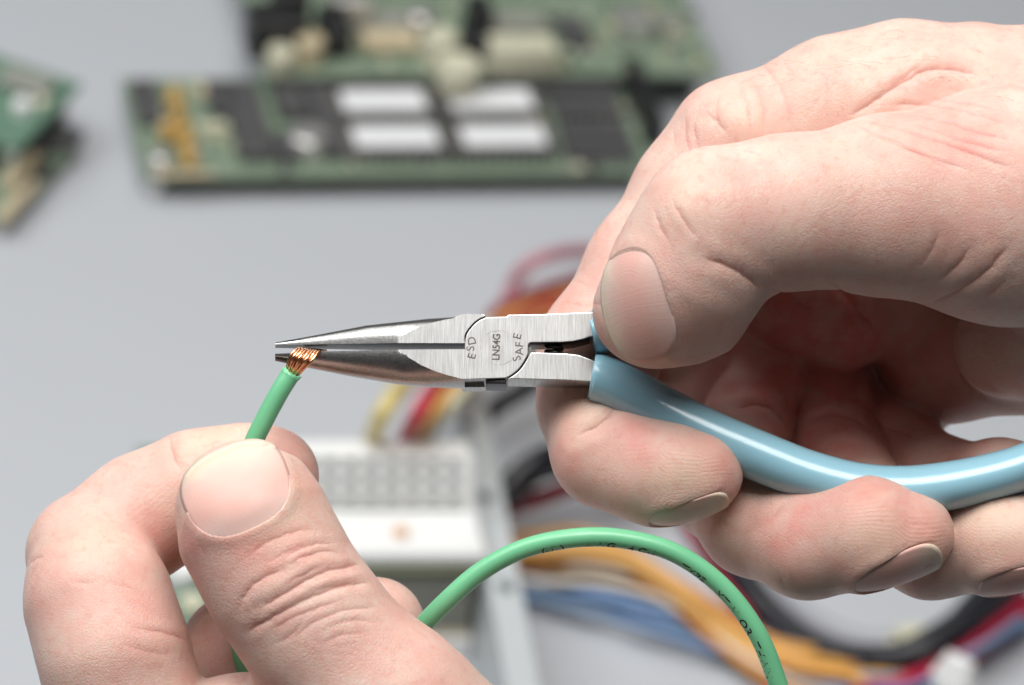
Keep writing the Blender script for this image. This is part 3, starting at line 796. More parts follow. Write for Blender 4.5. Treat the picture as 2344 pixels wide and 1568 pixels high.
# return spring
th = np.linspace(0, 2 * math.pi * 3.0, 130)
hp = np.stack([lp(1268, 0)[0] + 1.0 * np.cos(th), lp(0, 826)[1] + (lp(0, 786)[1] - lp(0, 826)[1]) * th / th[-1], 0.2 + 1.0 * np.sin(th)], 1) / 1000
mesh_obj('spring', *sweep(hp, 0.00033, sides=8, up=(0, 1, 0)), mat('spring_steel', (0.10, 0.10, 0.10), .25, metal=.8), parent=pliers, local=True)
# grips
def grip(pts, rin, rz):
    path = catmull([np.array(lp(*p)) for p in pts], 9); n = len(path)
    t = np.linspace(0, 1, n)
    ri = np.interp(t, *zip(*rin)); rr = np.interp(t, *zip(*rz))
    d = np.linalg.norm(np.diff(path, axis=0), axis=1); s = np.concatenate([[0], np.cumsum(d)])
    e = np.clip((s[-1] - s) / 3.0, 0, 1); ef = np.sqrt(np.clip(1 - (1 - e) ** 2, 0.0, 1)) * .98 + .02
    b = np.clip(s / 0.9, 0, 1); bf = 0.93 + 0.07 * np.sqrt(1 - (1 - b) ** 2)
    return sweep(path / 1000, ri * ef * bf / 1000, rr * ef * bf / 1000, sides=40, up=(0, 1, 0))
v, f = grip([(1354, 863), (1366, 865.5), (1395, 877), (1446, 903), (1595, 985), (1749, 1052), (1853, 1092), (1963, 1119), (2074, 1125), (2184, 1111), (2297, 1084), (2400, 1045), (2490, 1000)], [(0, 2.95), (.08, 3.15), (.3, 3.3), (.7, 3.25), (.85, 3.0), (1, 2.9)], [(0, 4.0), (.2, 4.1), (1, 3.9)])
lower_grip = mesh_obj('grip', v, f, BLUE_GRIP, parent=pliers, local=True, auto=50)
v, f = grip([(1353, 764), (1366, 761), (1400, 748), (1480, 722), (1620, 662), (1780, 592), (1950, 530), (2150, 490), (2350, 470)], [(0, 2.5), (.1, 2.9), (.3, 3.2), (1, 3.0)], [(0, 3.9), (1, 3.8)])
mesh_obj('grip', v, f, BLUE_GRIP, parent=pliers, local=True, auto=50)

def glyphs(text, size, bold=0.0):
    cu = bpy.data.curves.new('glyph', 'FONT'); cu.body = text; cu.size = size; cu.align_x = 'CENTER'; cu.align_y = 'CENTER'
    cu.offset = bold; cu.resolution_u = 4
    o = bpy.data.objects.new('glyph', cu); COL.objects.link(o)
    dg = bpy.context.evaluated_depsgraph_get(); me = bpy.data.meshes.new_from_object(o.evaluated_get(dg))
    V = np.array([v.co for v in me.vertices]).reshape(-1, 3); F = [tuple(p.vertices) for p in me.polygons]
    bpy.data.objects.remove(o); bpy.data.meshes.remove(me)
    return V, F
def place_text(text, size, px, py, rot, bold=0.0, squash=1.0):
    V, F = glyphs(text, size, bold)
    V[:, 0] *= squash
    c, s = math.cos(rot), math.sin(rot)
    x, y, _ = lp(px, py, HALF)
    X = np.stack([x + V[:, 0] * c - V[:, 1] * s, y + V[:, 0] * s + V[:, 1] * c, np.full(len(V), HALF + 0.012)], 1) / 1000
    return X, F
R90 = math.pi / 2
marks = [place_text('LN54G', 1.36, 1137, 803, R90 - .03, 0.035, 0.86)]
for ch, x, y, r in (('E', 1081, 824.5, .22), ('S', 1078, 806.5, 0.0), ('D', 1081, 788.5, -.2), ('S', 1184, 829.5, -.25), ('A', 1189.5, 813.5, -.1), ('F', 1190, 797.5, .08), ('E', 1185, 778.5, .25)):
    marks.append(place_text(ch, 1.5, x, y, R90 - r, 0.008))
mesh_obj('etched_lettering', *join([(m[0], m[1]) for m in marks]), ETCH, parent=pliers, local=True, smooth=False)
# worn stippled emblem ring
random.seed(4); dots = []
for a in np.linspace(0, 2 * math.pi, 120):
    if random.random() < .45 or (0.4 < (a % math.pi) < 0.75): continue
    r = 40 + random.uniform(-1.2, 1.2)
    x, y = 1141 + r * math.cos(a) * 1.02, 805 + r * math.sin(a)
    w = random.uniform(.05, .10)
    X = lp(x, y, HALF); dx, dy = math.cos(a + R90) * w, math.sin(a + R90) * w
    q = [(X[0] + sx * .022 + t * dx, X[1] + t * dy + sx * .022, HALF + .012) for t, sx in ((-1, -1), (-1, 1), (1, 1), (1, -1))]
    dots.append(([tuple(c / 1000 for c in p) for p in q], [(0, 1, 2, 3)]))
mesh_obj('worn_emblem', *join(dots), mat('faint_etch', (0.22, 0.21, 0.20), 0.5, metal=0.5), parent=pliers, local=True, smooth=False)

# ------------------------------------------------------------------ green wire with stripped copper end
wr = 1.26
wpts = [(667, 854, 2.2), (640, 897, 2.2), (605, 962, 1.6), (578, 1020, 0.9), (560, 1095, 0), (543, 1200, -2), (532, 1340, -5), (545, 1450, -7), (568, 1545, -8), (640, 1680, -10), (840, 1830, -12), (1200, 1930, -8), (1560, 1920, 0), (1770, 1790, 3), (1795, 1640, 4), (1772, 1540, 5), (1728, 1440, 6), (1650, 1340, 6.5), (1545, 1266, 7), (1430, 1234, 7.5), (1320, 1231, 8), (1205, 1254, 7.5), (1105, 1305, 6.5), (1020, 1378, 5), (945, 1458, 1), (865, 1565, -6), (800, 1720, -12)]
wpath = catmull([P(*p) for p in wpts], 14)
wire = root_at('electrical_wire', Matrix.Translation(Vector(to_world(P(800, 1720, -12)))) @ RC.to_4x4())
tag(wire, 'green insulated wire looping below the pliers, its bare copper end in the jaws', 'wire')
v, f = sweep(wpath, wr, sides=28)
mesh_obj('insulation', to_world(v), f, GREEN_WIRE, parent=wire, auto=50)
# ragged rim of the cut insulation
t0 = wpath[1] - wpath[0]; t0 /= np.linalg.norm(t0)
random.seed(9)
e1 = np.cross(t0, (0, 0, 1)); e1 /= np.linalg.norm(e1); e2 = np.cross(t0, e1)
V, F = [], []; nr = 40
for i in range(nr):
    a = 2 * math.pi * i / nr; d = e1 * math.cos(a) + e2 * math.sin(a)
    out = random.uniform(-.05, .32) * (1 if math.cos(a) > -.2 or math.cos(a) < -.8 else .3)
    V += [wpath[0] + d * (wr + .01) + t0 * .5, wpath[0] + d * (wr + .03 + .5 * max(out, 0)) - t0 * out, wpath[0] + d * (wr - .38) - t0 * out * .3, wpath[0] + d * (wr - .45) + t0 * .6]
for i in range(nr):
    j = (i + 1) % nr
    for q in range(3): F.append((i * 4 + q, j * 4 + q, j * 4 + q + 1, i * 4 + q + 1))
mesh_obj('cut_rim', to_world(V), F, GREEN_WIRE, parent=wire)
# copper strands
random.seed(3)
for i in range(8):
    u = i / 7.0
    j_ = lambda: random.uniform(-1.3, 1.3)
    zz = 0.35 * math.sin(math.pi * u) + (0.16 if i % 2 else -0.10)
    a = P(655 + 27 * u + j_(), 858, 2.1 + zz)
    b = P(659 + 40 * u + j_(), 833 + 8 * u + j_(), 2.8 + zz)
    c_ = P(667 + 49 * u + j_(), 811 + 13 * u + j_(), 3.1 + zz)
    d_ = P(683 + 47 * u + j_(), 798.5 + 6 * u, 2.3)
    e_ = P(700 + 45 * u, 800 + 3 * u, -0.6)
    pth = catmull([a, b, c_, d_, e_], 8)
    v, f = sweep(pth, 0.20, sides=10)
    mesh_obj('strand', to_world(v), f, COPPER, parent=wire)
for i in range(7):
    u = i / 6.0
    pth = catmull([P(657 + 24 * u, 858, 1.7), P(662 + 37 * u, 834 + 7 * u, 2.45), P(671 + 44 * u, 813 + 11 * u, 2.75), P(688 + 42 * u, 800 + 4 * u, 1.8), P(704 + 42 * u, 801 + 2 * u, -1.0)], 8)
    v, f = sweep(pth, 0.185, sides=8)
    mesh_obj('strand', to_world(v), f, COPPER, parent=wire)
# printed legend along the inner side of the loop
seg = catmull([P(*p) for p in wpts], 60)
arc_l = np.concatenate([[0], np.cumsum(np.linalg.norm(np.diff(seg, axis=0), axis=1))])
tt = np.gradient(seg, axis=0); tt /= np.linalg.norm(tt, axis=1)[:, None]
def legend(text, px0, py0, size, ang):
    """text running right along the loop (against the path direction), placed near pixel px0,py0"""
    p0 = P(px0, py0, 7)
    i0 = int(np.argmin(np.linalg.norm(seg[:, :2] - p0[:2], axis=1) + 50 * (np.arange(len(seg)) < 13 * 60)))
    V, F = glyphs(text, size, 0.03)
    V[:, 0] -= V[:, 0].min()
    s = arc_l[i0] - V[:, 0] * 1.15
    c = np.stack([np.interp(s, arc_l, seg[:, q]) for q in range(3)], 1)
    d = -np.stack([np.interp(s, arc_l, tt[:, q]) for q in range(3)], 1)
    zf = np.array((0, 0, 1.0)); zf = zf - d * (d @ zf)[:, None]; zf /= np.linalg.norm(zf, axis=1)[:, None]
    inn = np.cross(d, zf)                      # to the right of the reading direction = inner side
    th = ang - .14 - V[:, 1] / wr
    X = c + (zf * np.cos(th)[:, None] + inn * np.sin(th)[:, None]) * (wr + 0.012)
    return X, F
parts = [legend('E 123456', 1040, 1360, 1.5, 1.18), legend('(UL)', 1238, 1246, 1.5, 1.15), legend('AWG', 1335, 1231, 1.5, 1.15), legend('14 CU', 1430, 1234, 1.5, 1.15), legend('TYPE', 1566, 1278, 1.5, 1.12), legend('MTW', 1650, 1340, 1.5, 1.05), legend('OR', 1707, 1410, 1.5, 1.0), legend('THWN', 1738, 1462, 1.5, .95)]
del parts[0]
pv, pf = join(parts)
mesh_obj('printed_legend', to_world(pv), pf, INK, parent=wire, smooth=False)

# ------------------------------------------------------------------ table
tb = mesh_obj('table', *box(-0.9, 0.9, 0.28, 2.3, -0.03, 0.0), TABLE, smooth=False)
tag(tb, kind='structure')

# ------------------------------------------------------------------ circuit boards in the background
PCB = pcb_material('circuit_board_green', (0.14, 0.205, 0.135, 1), (0.30, 0.36, 0.27, 1))
PCB2 = pcb_material('circuit_board_teal', (0.10, 0.20, 0.14, 1), (0.19, 0.30, 0.22, 1))
CHIP = mat('chip_plastic', (0.085, 0.083, 0.085), 0.5, var=.2)
CHIP2 = mat('socket_plastic', (0.11, 0.105, 0.10), 0.5, var=.2)
TIN = mat('tinned_metal', (0.62, 0.62, 0.60), 0.3, metal=1.0)
LABEL = mat('paper_label', (0.80, 0.80, 0.81), 0.6, var=.03)
TANT = mat('orange_capacitor', (0.64, 0.40, 0.13), 0.35)
CREAM = mat('cream_plastic', (0.62, 0.60, 0.45), 0.4)
WHITE = mat('white_plastic', (0.82, 0.82, 0.80), 0.4, var=.02)
SILVER = mat('silver_can', (0.66, 0.64, 0.62), 0.35, metal=.7)
BLACKP = mat('black_plastic', (0.02, 0.02, 0.021), 0.45)
BEIGE = mat('beige_plastic', (0.60, 0.50, 0.33), 0.45)
GREY = mat('grey_plastic', (0.30, 0.30, 0.26), 0.45)
PAINTED = mat('painted_steel', (0.50, 0.525, 0.53), 0.42, var=.03)

class Board:
    def __init__(self, c0, c1, h, depth, label, material=PCB, side=1, thick=1.6, ext=0.0):
        self.h = h / 1000
        O = T(*c0, self.h); U = T(*c1, self.h) - O; self.L = U.length * 1000 + ext; U.normalize()
        Vv = Vector((-U.y, U.x, 0)) * side
        Z = Vector((0, 0, 1))
        if side < 0: O, U = O + U * (self.L / 1000), -U
        self.M = Matrix.Translation(O) @ Matrix((U, Vv, Z)).transposed().to_4x4()
        self.inv = self.M.inverted(); self.depth = depth
        self.root = root_at('circuit_board', self.M)
        tag(self.root, label, 'circuit board', 'circuit boards lying on the table')
        self.part('board', box(0, self.L, 0, depth, -thick, 0, .15), material)
        for x, y in ((4, 4), (self.L - 4, 4), (4, depth - 4), (self.L - 4, depth - 4)):
            self.part('standoff', disc(x, y, -self.h * 1000, -thick - .01, 2.4, 10), TIN)
    def part(self, name, vf, m, parent=None, auto=30):
        v, f = vf
        return mesh_obj(name, np.asarray(v, float) / 1000, f, m, parent=parent or self.root, local=True, auto=auto)
    def uv(self, px, py):
        p = self.inv @ T(px, py, self.h)
        return p.x * 1000, p.y * 1000
    def chip(self, px, py, w, d, h=4.0, m=None, along='u', sticker=None):
        x, y = self.uv(px, py)
        w *= .93; d *= .9
        c = self.part('chip', box(x - w / 2, x + w / 2, y - d / 2, y + d / 2, .6, h, .5), m or CHIP)
        pins = []
        L, S_ = (w, d) if along == 'u' else (d, w)
        n = int(L / 2.54)
        for i in range(n):
            a = -L / 2 + (i + .5) * L / n
            for sgn in (-1, 1):
                b = sgn * (S_ / 2 + .35)
                q = box(-.25, .25, -.3, .3, 0.02, h * .55)
                off = (x + a, y + b) if along == 'u' else (x + b, y + a)
                pins.append(([(p[0] + off[0], p[1] + off[1], p[2]) for p in q[0]], q[1]))
        pn = self.part('pins', join(pins), TIN, parent=c); pn['kind'] = 'stuff'
        if sticker:
            sx, sy = sticker
            self.part('sticker', box(x - sx / 2, x + sx / 2, y - sy / 2, y + sy / 2, h + .02, h + .18), LABEL, parent=c)
        return c
    def can(self, px, py, r, h, m, name='capacitor', dome=.6):
        x, y = self.uv(px, py)
        return self.part(name, disc(x, y, 0.02, h, r, 20, dome), m)
    def brick(self, px, py, w, d, h, m, name='component', b=.6):
        x, y = self.uv(px, py)
        return self.part(name, box(x - w / 2, x + w / 2, y - d / 2, y + d / 2, .02, h, b), m)
    def bead(self, px, py, r, m, name='capacitor', tall=1.5):
        x, y = self.uv(px, py); V, F = [], []; n, k = 14, 8
        for i in range(k + 1):
            ph = math.pi * i / k
            V += [(x + r * math.sin(ph) * math.cos(a), y + r * .7 * math.sin(ph) * math.sin(a), r * tall - r * tall * math.cos(ph) + .02) for a in np.linspace(0, 2 * math.pi, n, endpoint=False)]
        for i in range(k):
            for j in range(n): F.append((i * n + j, i * n + (j + 1) % n, (i + 1) * n + (j + 1) % n, (i + 1) * n + j))
        return self.part(name, (V, F), m)

A_ = Board((330, 402), (1512, 390), 9, 48, 'long green memory board with white labelled chips, nearest of the boards')
for px, py, w, d, al in ((335, 250, 7, 22, 'v'), (565, 290, 10.5, 40, 'v'), (660, 240, 9, 20, 'v'), (745, 290, 8, 38, 'v'), (660, 350, 8, 12, 'v'), (500, 240, 7, 16, 'v'), (930, 202, 17, 8, 'u'), (1180, 203, 14, 8, 'u'), (1325, 213, 21, 9.5, 'u'), (1340, 265, 21, 9.5, 'u'), (1358, 322, 21, 9.5, 'u'), (1372, 366, 21, 6, 'u'), (830, 203, 10, 8, 'u'), (1245, 203, 6, 8, 'u')):
    A_.chip(px, py, w, d, 4, CHIP, al)
for px, py in ((872, 264), (900, 346), (1118, 262), (1146, 344)):
    A_.chip(px, py, 32, 14.5, 5, CHIP2, 'u', (23.5, 10.2))
for px, py, r in ((400, 262, 3.6), (408, 295, 3.2), (382, 330, 3.6), (420, 335, 3.4), (425, 368, 3.6), (432, 390, 3.0), (395, 240, 3.0)): A_.bead(px, py, r * .72, TANT)
A_.can(700, 350, 5.2, 7, SILVER); A_.can(365, 385, 3, 5, SILVER)
A_.brick(485, 300, 9, 3, 2.5, CREAM, 'resistor'); A_.brick(470, 215, 6, 5, 2.5, BEIGE, 'resistor'); A_.brick(1232, 312, 3, 8, 3, BEIGE, 'capacitor')
A_.brick(1465, 262, 5, 34, 9, BLACKP, 'edge_connector')
A_.brick(420, 402, 16, 1.6, 1.2, BEIGE, 'contact_strip', .2)

B_ = Board((608, 172), (1648, 166), 16, 80, 'green board crowded with capacitors and cream connectors, behind the memory board', PCB)
B_.brick(625, 110, 16, 12, 12, BLACKP, 'relay'); B_.brick(655, 70, 10, 10, 15, BLACKP, 'relay'); B_.brick(760, 105, 8, 14, 10, BLACKP, 'relay'); B_.brick(790, 60, 10, 8, 11, SILVER, 'shield_can')
B_.can(640, 155, 4, 6, CREAM); B_.can(705, 140, 4, 8, BEIGE); B_.chip(890, 110, 17, 9, 4, BEIGE, 'u'); B_.chip(880, 60, 22, 10, 3, GREY, 'u')
B_.can(1000, 145, 5, 10, CREAM); B_.can(1045, 195, 6, 8, CREAM); B_.brick(1080, 130, 6, 11, 9, BLACKP, 'relay'); B_.brick(1185, 150, 20, 9, 8, CREAM, 'pin_header')
B_.chip(1310, 90, 9, 14, 4, CHIP, 'v'); B_.brick(1440, 85, 9, 9, 8, SILVER, 'shield_can'); B_.chip(1180, 70, 18, 9, 4, GREY, 'u'); B_.can(960, 80, 4, 8, SILVER); B_.brick(1090, 70, 6, 10, 10, BLACKP, 'relay')
B_.brick(1530, 60, 10, 6, 3, GREY, 'resistor')

rnd = random.Random(11)
def litter(B, n, x0, x1, y0, y1):
    for i in range(n):
        k = rnd.random()
        px, py = rnd.uniform(x0, x1), rnd.uniform(y0, y1)
        if k < .45: B.brick(px, py, rnd.uniform(2, 4), rnd.uniform(1.2, 2), 1.2, rnd.choice((CREAM, CHIP, BEIGE, TIN)), 'resistor', .2)
        elif k < .75: B.brick(px, py, rnd.uniform(1.2, 2), rnd.uniform(2, 4), 1.4, rnd.choice((CREAM, BEIGE, CHIP)), 'resistor', .2)
        else: B.can(px, py, rnd.uniform(.8, 1.4), rnd.uniform(1.5, 3), rnd.choice((SILVER, TIN, CREAM)), 'capacitor', .3)
litter(A_, 46, 330, 1480, 200, 392); litter(B_, 60, 620, 1600, 20, 160)
C_ = Board((40, 338), (186, 190), 20, 75, 'teal green board at the left edge, on top of a dark board', PCB2)
C_.can(50, 258, 2.6, 4, WHITE); C_.chip(60, 200, 9, 16, 3, GREY, 'v'); C_.brick(95, 240, 4, 3, 2, CREAM, 'resistor')
D_ = Board((20, 505), (186, 322), 6, 60, 'dark board with beige edge strip, partly under the teal board', PCB)
D_.chip(115, 320, 9, 18, 4, CHIP, 'v'); D_.brick(60, 395, 22, 4, 4, BEIGE, 'pin_header'); D_.brick(75, 420, 18, 3, 3, BLACKP, 'edge_connector'); D_.chip(50, 350, 9, 16, 4, CHIP, 'v'); D_.brick(40, 470, 20, 3, 3, BEIGE, 'contact_strip')
E_ = Board((380, 1480), (560, 1478), 5, 74, 'small bright green board seen between the left hand fingers', PCB2, ext=4)
E_.can(415, 1330, 4, 5, WHITE); E_.can(440, 1400, 3, 4, CREAM); E_.chip(500, 1300, 9, 16, 4, CHIP, 'v')

# ------------------------------------------------------------------ white connector block
def frame_at(px, py, h, U):
    O = T(px, py, h); V_ = Vector((-U.y, U.x, 0)); return Matrix.Translation(O) @ Matrix((U, V_, Vector((0, 0, 1)))).transposed().to_4x4()
U0 = (T(1080, 1515, 0) - T(700, 1518, 0)).normalized()
kb = root_at('connector_block', frame_at(1072, 1512, 0.0, U0))
tag(kb, 'white multi-way connector block with a grid of contacts on stacked grey plates', 'connector')
def kpart(name, vf, m, auto=30, parent=None):
    v, f = vf
    return mesh_obj(name, np.asarray(v, float) / 1000, f, m, parent=parent or kb, local=True, auto=auto)
X0 = -44.0
kpart('base', box(X0, 0, 0, 34, 0.0, 7.0, .6), WHITE)
kpart('plate', box(X0, -1, .6, 33, 7.05, 9.6, .3), BEIGE)
z = 9.65
for i in range(7):
    kpart('plate', box(X0, -1.5, 1.4 if i % 2 else .2, 33, z, z + 1.5, .2), GREY); z += 1.55
    kpart('spacer', box(X0 + 1, -3, 3.2, 32, z, z + 1.0), BLACKP); z += 1.05
kpart('plate', box(X0, -.5, -.6, 33, z, z + 3.0, .3), mat('olive_board', (0.26, 0.28, 0.13), .5)); z += 3.05
led = kpart('ledge', box(X0, 0, -1.0, 32, z, z + 3.2, .8), WHITE); z += 3.25
kpart('contact', disc(-19.5, 6.0, z, z + 1.2, 2.0, 12, .4), mat('copper_contact', (0.70, 0.42, 0.26), .4))
hz = z
LEAN = math.radians(38)
def lean(vf):
    """tip the contact face back about its lower front edge"""
    c, n = math.cos(LEAN), math.sin(LEAN)
    return [(x, 12.4 + (y - 12.4) * c + (z_ - hz) * n, hz + .05 + (z_ - hz) * c - (y - 12.4) * n) for x, y, z_ in vf[0]], vf[1]
kpart('housing', lean(box(X0, -1.2, 14.2, 17.0, hz + 1.8, hz + 14.6, .4)), WHITE)
kpart('housing_back', box(X0, -1.2, 21.5, 30, hz, hz + 8.5, .5), WHITE)
cw, chh = 4.9, 4.1
for r_ in range(3):
    for c_i in range(8):
        x0 = -3.2 - (c_i + 1) * cw; z0 = hz + 2.2 + r_ * chh; t = .8
        fr = [box(x0, x0 + cw - .3, 12.6, 14.15, z0, z0 + t), box(x0, x0 + cw - .3, 12.6, 14.15, z0 + chh - .3 - t, z0 + chh - .3), box(x0, x0 + t, 12.6, 14.15, z0 + t, z0 + chh - .3 - t), box(x0 + cw - .3 - t, x0 + cw - .3, 12.6, 14.15, z0 + t, z0 + chh - .3 - t)]
        cell = kpart('contact_cell', lean(join(fr)), WHITE)
        kpart('contact', lean(box(x0 + 1.0, x0 + cw - 1.3, 13.4, 14.15, z0 + 1.0, z0 + chh - 1.3)), mat('contact_grey', (0.34, 0.345, 0.345), .4, metal=.3), parent=cell)

# ------------------------------------------------------------------ light grey steel rail with screws
hb = 0.028
p0, p1 = T(1212, 1640, hb), T(1068, 870, hb)
Vd = (p1 - p0); Lb = Vd.length * 1000; Vd.normalize(); Ud = Vector((Vd.y, -Vd.x, 0))
rail = root_at('steel_rail', Matrix.Translation(Vector((p0.x, p0.y, 0))) @ Matrix((Ud, Vd, Vector((0, 0, 1)))).transposed().to_4x4())
tag(rail, 'light grey painted steel rail with screws beside the white connector block', 'rail')
def rpart(name, vf, m, auto=30):
    v, f = vf
    return mesh_obj(name, np.asarray(v, float) / 1000, f, m, parent=rail, local=True, auto=auto)
wd = 3.9
rpart('top_flange', box(-wd, wd, 0, Lb, 26.4, 28, .3), PAINTED)
rpart('side_flange', box(-wd + .02, -wd + 1.5, 0, Lb, 0, 26.38), PAINTED)
rpart('side_flange', box(wd - 1.5, wd - .02, 0, Lb, 0, 26.38), PAINTED)
Mi = rail.matrix_world.inverted() if False else (Matrix.Translation(Vector((p0.x, p0.y, 0))) @ Matrix((Ud, Vd, Vector((0, 0, 1)))).transposed().to_4x4()).inverted()
for px, py in ((1066, 975), (1113, 1140), (1157, 1345)):
    q = Mi @ T(px, py, hb)
    v, f = disc(q.x * 1000, q.y * 1000, 28.02, 28.9, 1.9, 14, .4)
    rpart('screw', (v, f), mat('dull_screw', (0.16, 0.19, 0.19), .4, metal=.3))
# black block for the dark thing and the shadow between block and rail
bb = frame_at(1108, 1475, 0.0, U0)
o = mesh_obj('gap_shadow_block', np.asarray(box(-2.5, 2.5, 0, 26, 0, 18, .6)[0], float) / 1000, box(-2.5, 2.5, 0, 26, 0, 18, .6)[1], BLACKP, matrix=bb, local=True, auto=30)
tag(o, 'black block for the dark thing and shadowed gap between connector block and steel rail', 'spacer')

# ------------------------------------------------------------------ loose coloured wires on the table
def cable(label, color, r, pts, rough=.4, name='loose_wire', cat='wire', group='loose wires on the table'):
    path = catmull([Pt(px, py, max(h, r) / 1000) for px, py, h in pts], 10)
    path[:, 2] = np.maximum(path[:, 2], r / 1000)
    v, f = sweep(path, r / 1000, sides=12)
    m = mat('wire_%02d%02d%02d' % tuple(int(c * 99) for c in color), color, rough, var=.06)
    o = mesh_obj(name, v, f, m, auto=60)
    return tag(o, label, cat, group)
YEL = (.66, .54, .22); RED = (.50, .025, .05); ORG = (.72, .38, .10); BLU = (.13, .23, .42); BLK = (.012, .012, .016); NAV = (.025, .022, .06); PNK = (.50, .22, .26); CRM = (.62, .58, .40); WHT = (.66, .68, .70); DRED = (.26, .03, .04)
cable('pale yellow wire curving into the top of the white connector', YEL, 2.3, [(842, 1050, 20), (852, 1008, 38), (880, 940, 58), (935, 870, 52), (1010, 810, 36), (1120, 760, 14), (1250, 720, 4), (1400, 700, 3)])
cable('red wire beside the yellow one, bending into the connector', RED, 1.9, [(912, 1050, 20), (925, 1004, 38), (960, 940, 56), (1010, 870, 50), (1080, 800, 34), (1190, 730, 14), (1300, 690, 4), (1450, 670, 3)])
cable('orange yellow wire right of the red one above the connector', ORG, 1.5, [(935, 1050, 20), (952, 1000, 38), (990, 945, 54), (1045, 880, 48), (1110, 810, 32), (1200, 745, 12), (1320, 715, 4), (1450, 710, 3)])
cable('cream wire hugging the orange one above the connector', CRM, 1.5, [(962, 1050, 20), (985, 990, 38), (1030, 930, 52), (1090, 870, 46), (1160, 810, 30), (1260, 765, 10), (1380, 745, 3)])
cable('dark red wire rising to the pliers joint behind the index finger', DRED, 1.6, [(1120, 735, 4), (1150, 700, 6), (1215, 672, 8), (1300, 645, 8), (1450, 600, 5)])
cable('pink mauve wire arching behind the index finger', PNK, 1.9, [(1160, 700, 3), (1175, 650, 8), (1205, 610, 14), (1260, 585, 16), (1350, 575, 10), (1500, 600, 4)])
cable('bright orange wire below the dark red one behind the index finger', ORG, 1.6, [(1110, 760, 3), (1160, 722, 4), (1230, 695, 5), (1330, 668, 5), (1480, 640, 4)])
cable('thick black cable slanting out from behind the rail top', BLK, 2.4, [(1090, 975, 16), (1140, 930, 18), (1190, 900, 20), (1280, 850, 16), (1450, 790, 8)])
cable('black cable in the bundle right of the rail, uppermost', BLK, 3.0, [(1150, 1135, 22), (1190, 1085, 26), (1250, 1045, 28), (1340, 1030, 24), (1500, 1060, 12), (1620, 1160, 5)])
cable('black cable in the bundle right of the rail, beneath the uppermost', (.03, .03, .034), 2.4, [(1155, 1150, 14), (1200, 1105, 18), (1270, 1068, 20), (1360, 1060, 16), (1500, 1110, 8), (1600, 1190, 4)])
cable('red wire running right from behind the rail below the black cables', (.42, .02, .04), 2.3, [(1050, 1200, 12), (1110, 1185, 12), (1170, 1163, 13), (1250, 1135, 14), (1340, 1105, 12), (1480, 1080, 6), (1650, 1130, 3)])
cable('red wire descending behind the index fingertip', (.42, .02, .045), 2.0, [(1470, 1060, 5), (1540, 1130, 5), (1590, 1210, 5), (1650, 1310, 4), (1700, 1400, 3), (1745, 1500, 3), (1790, 1640, 3)])
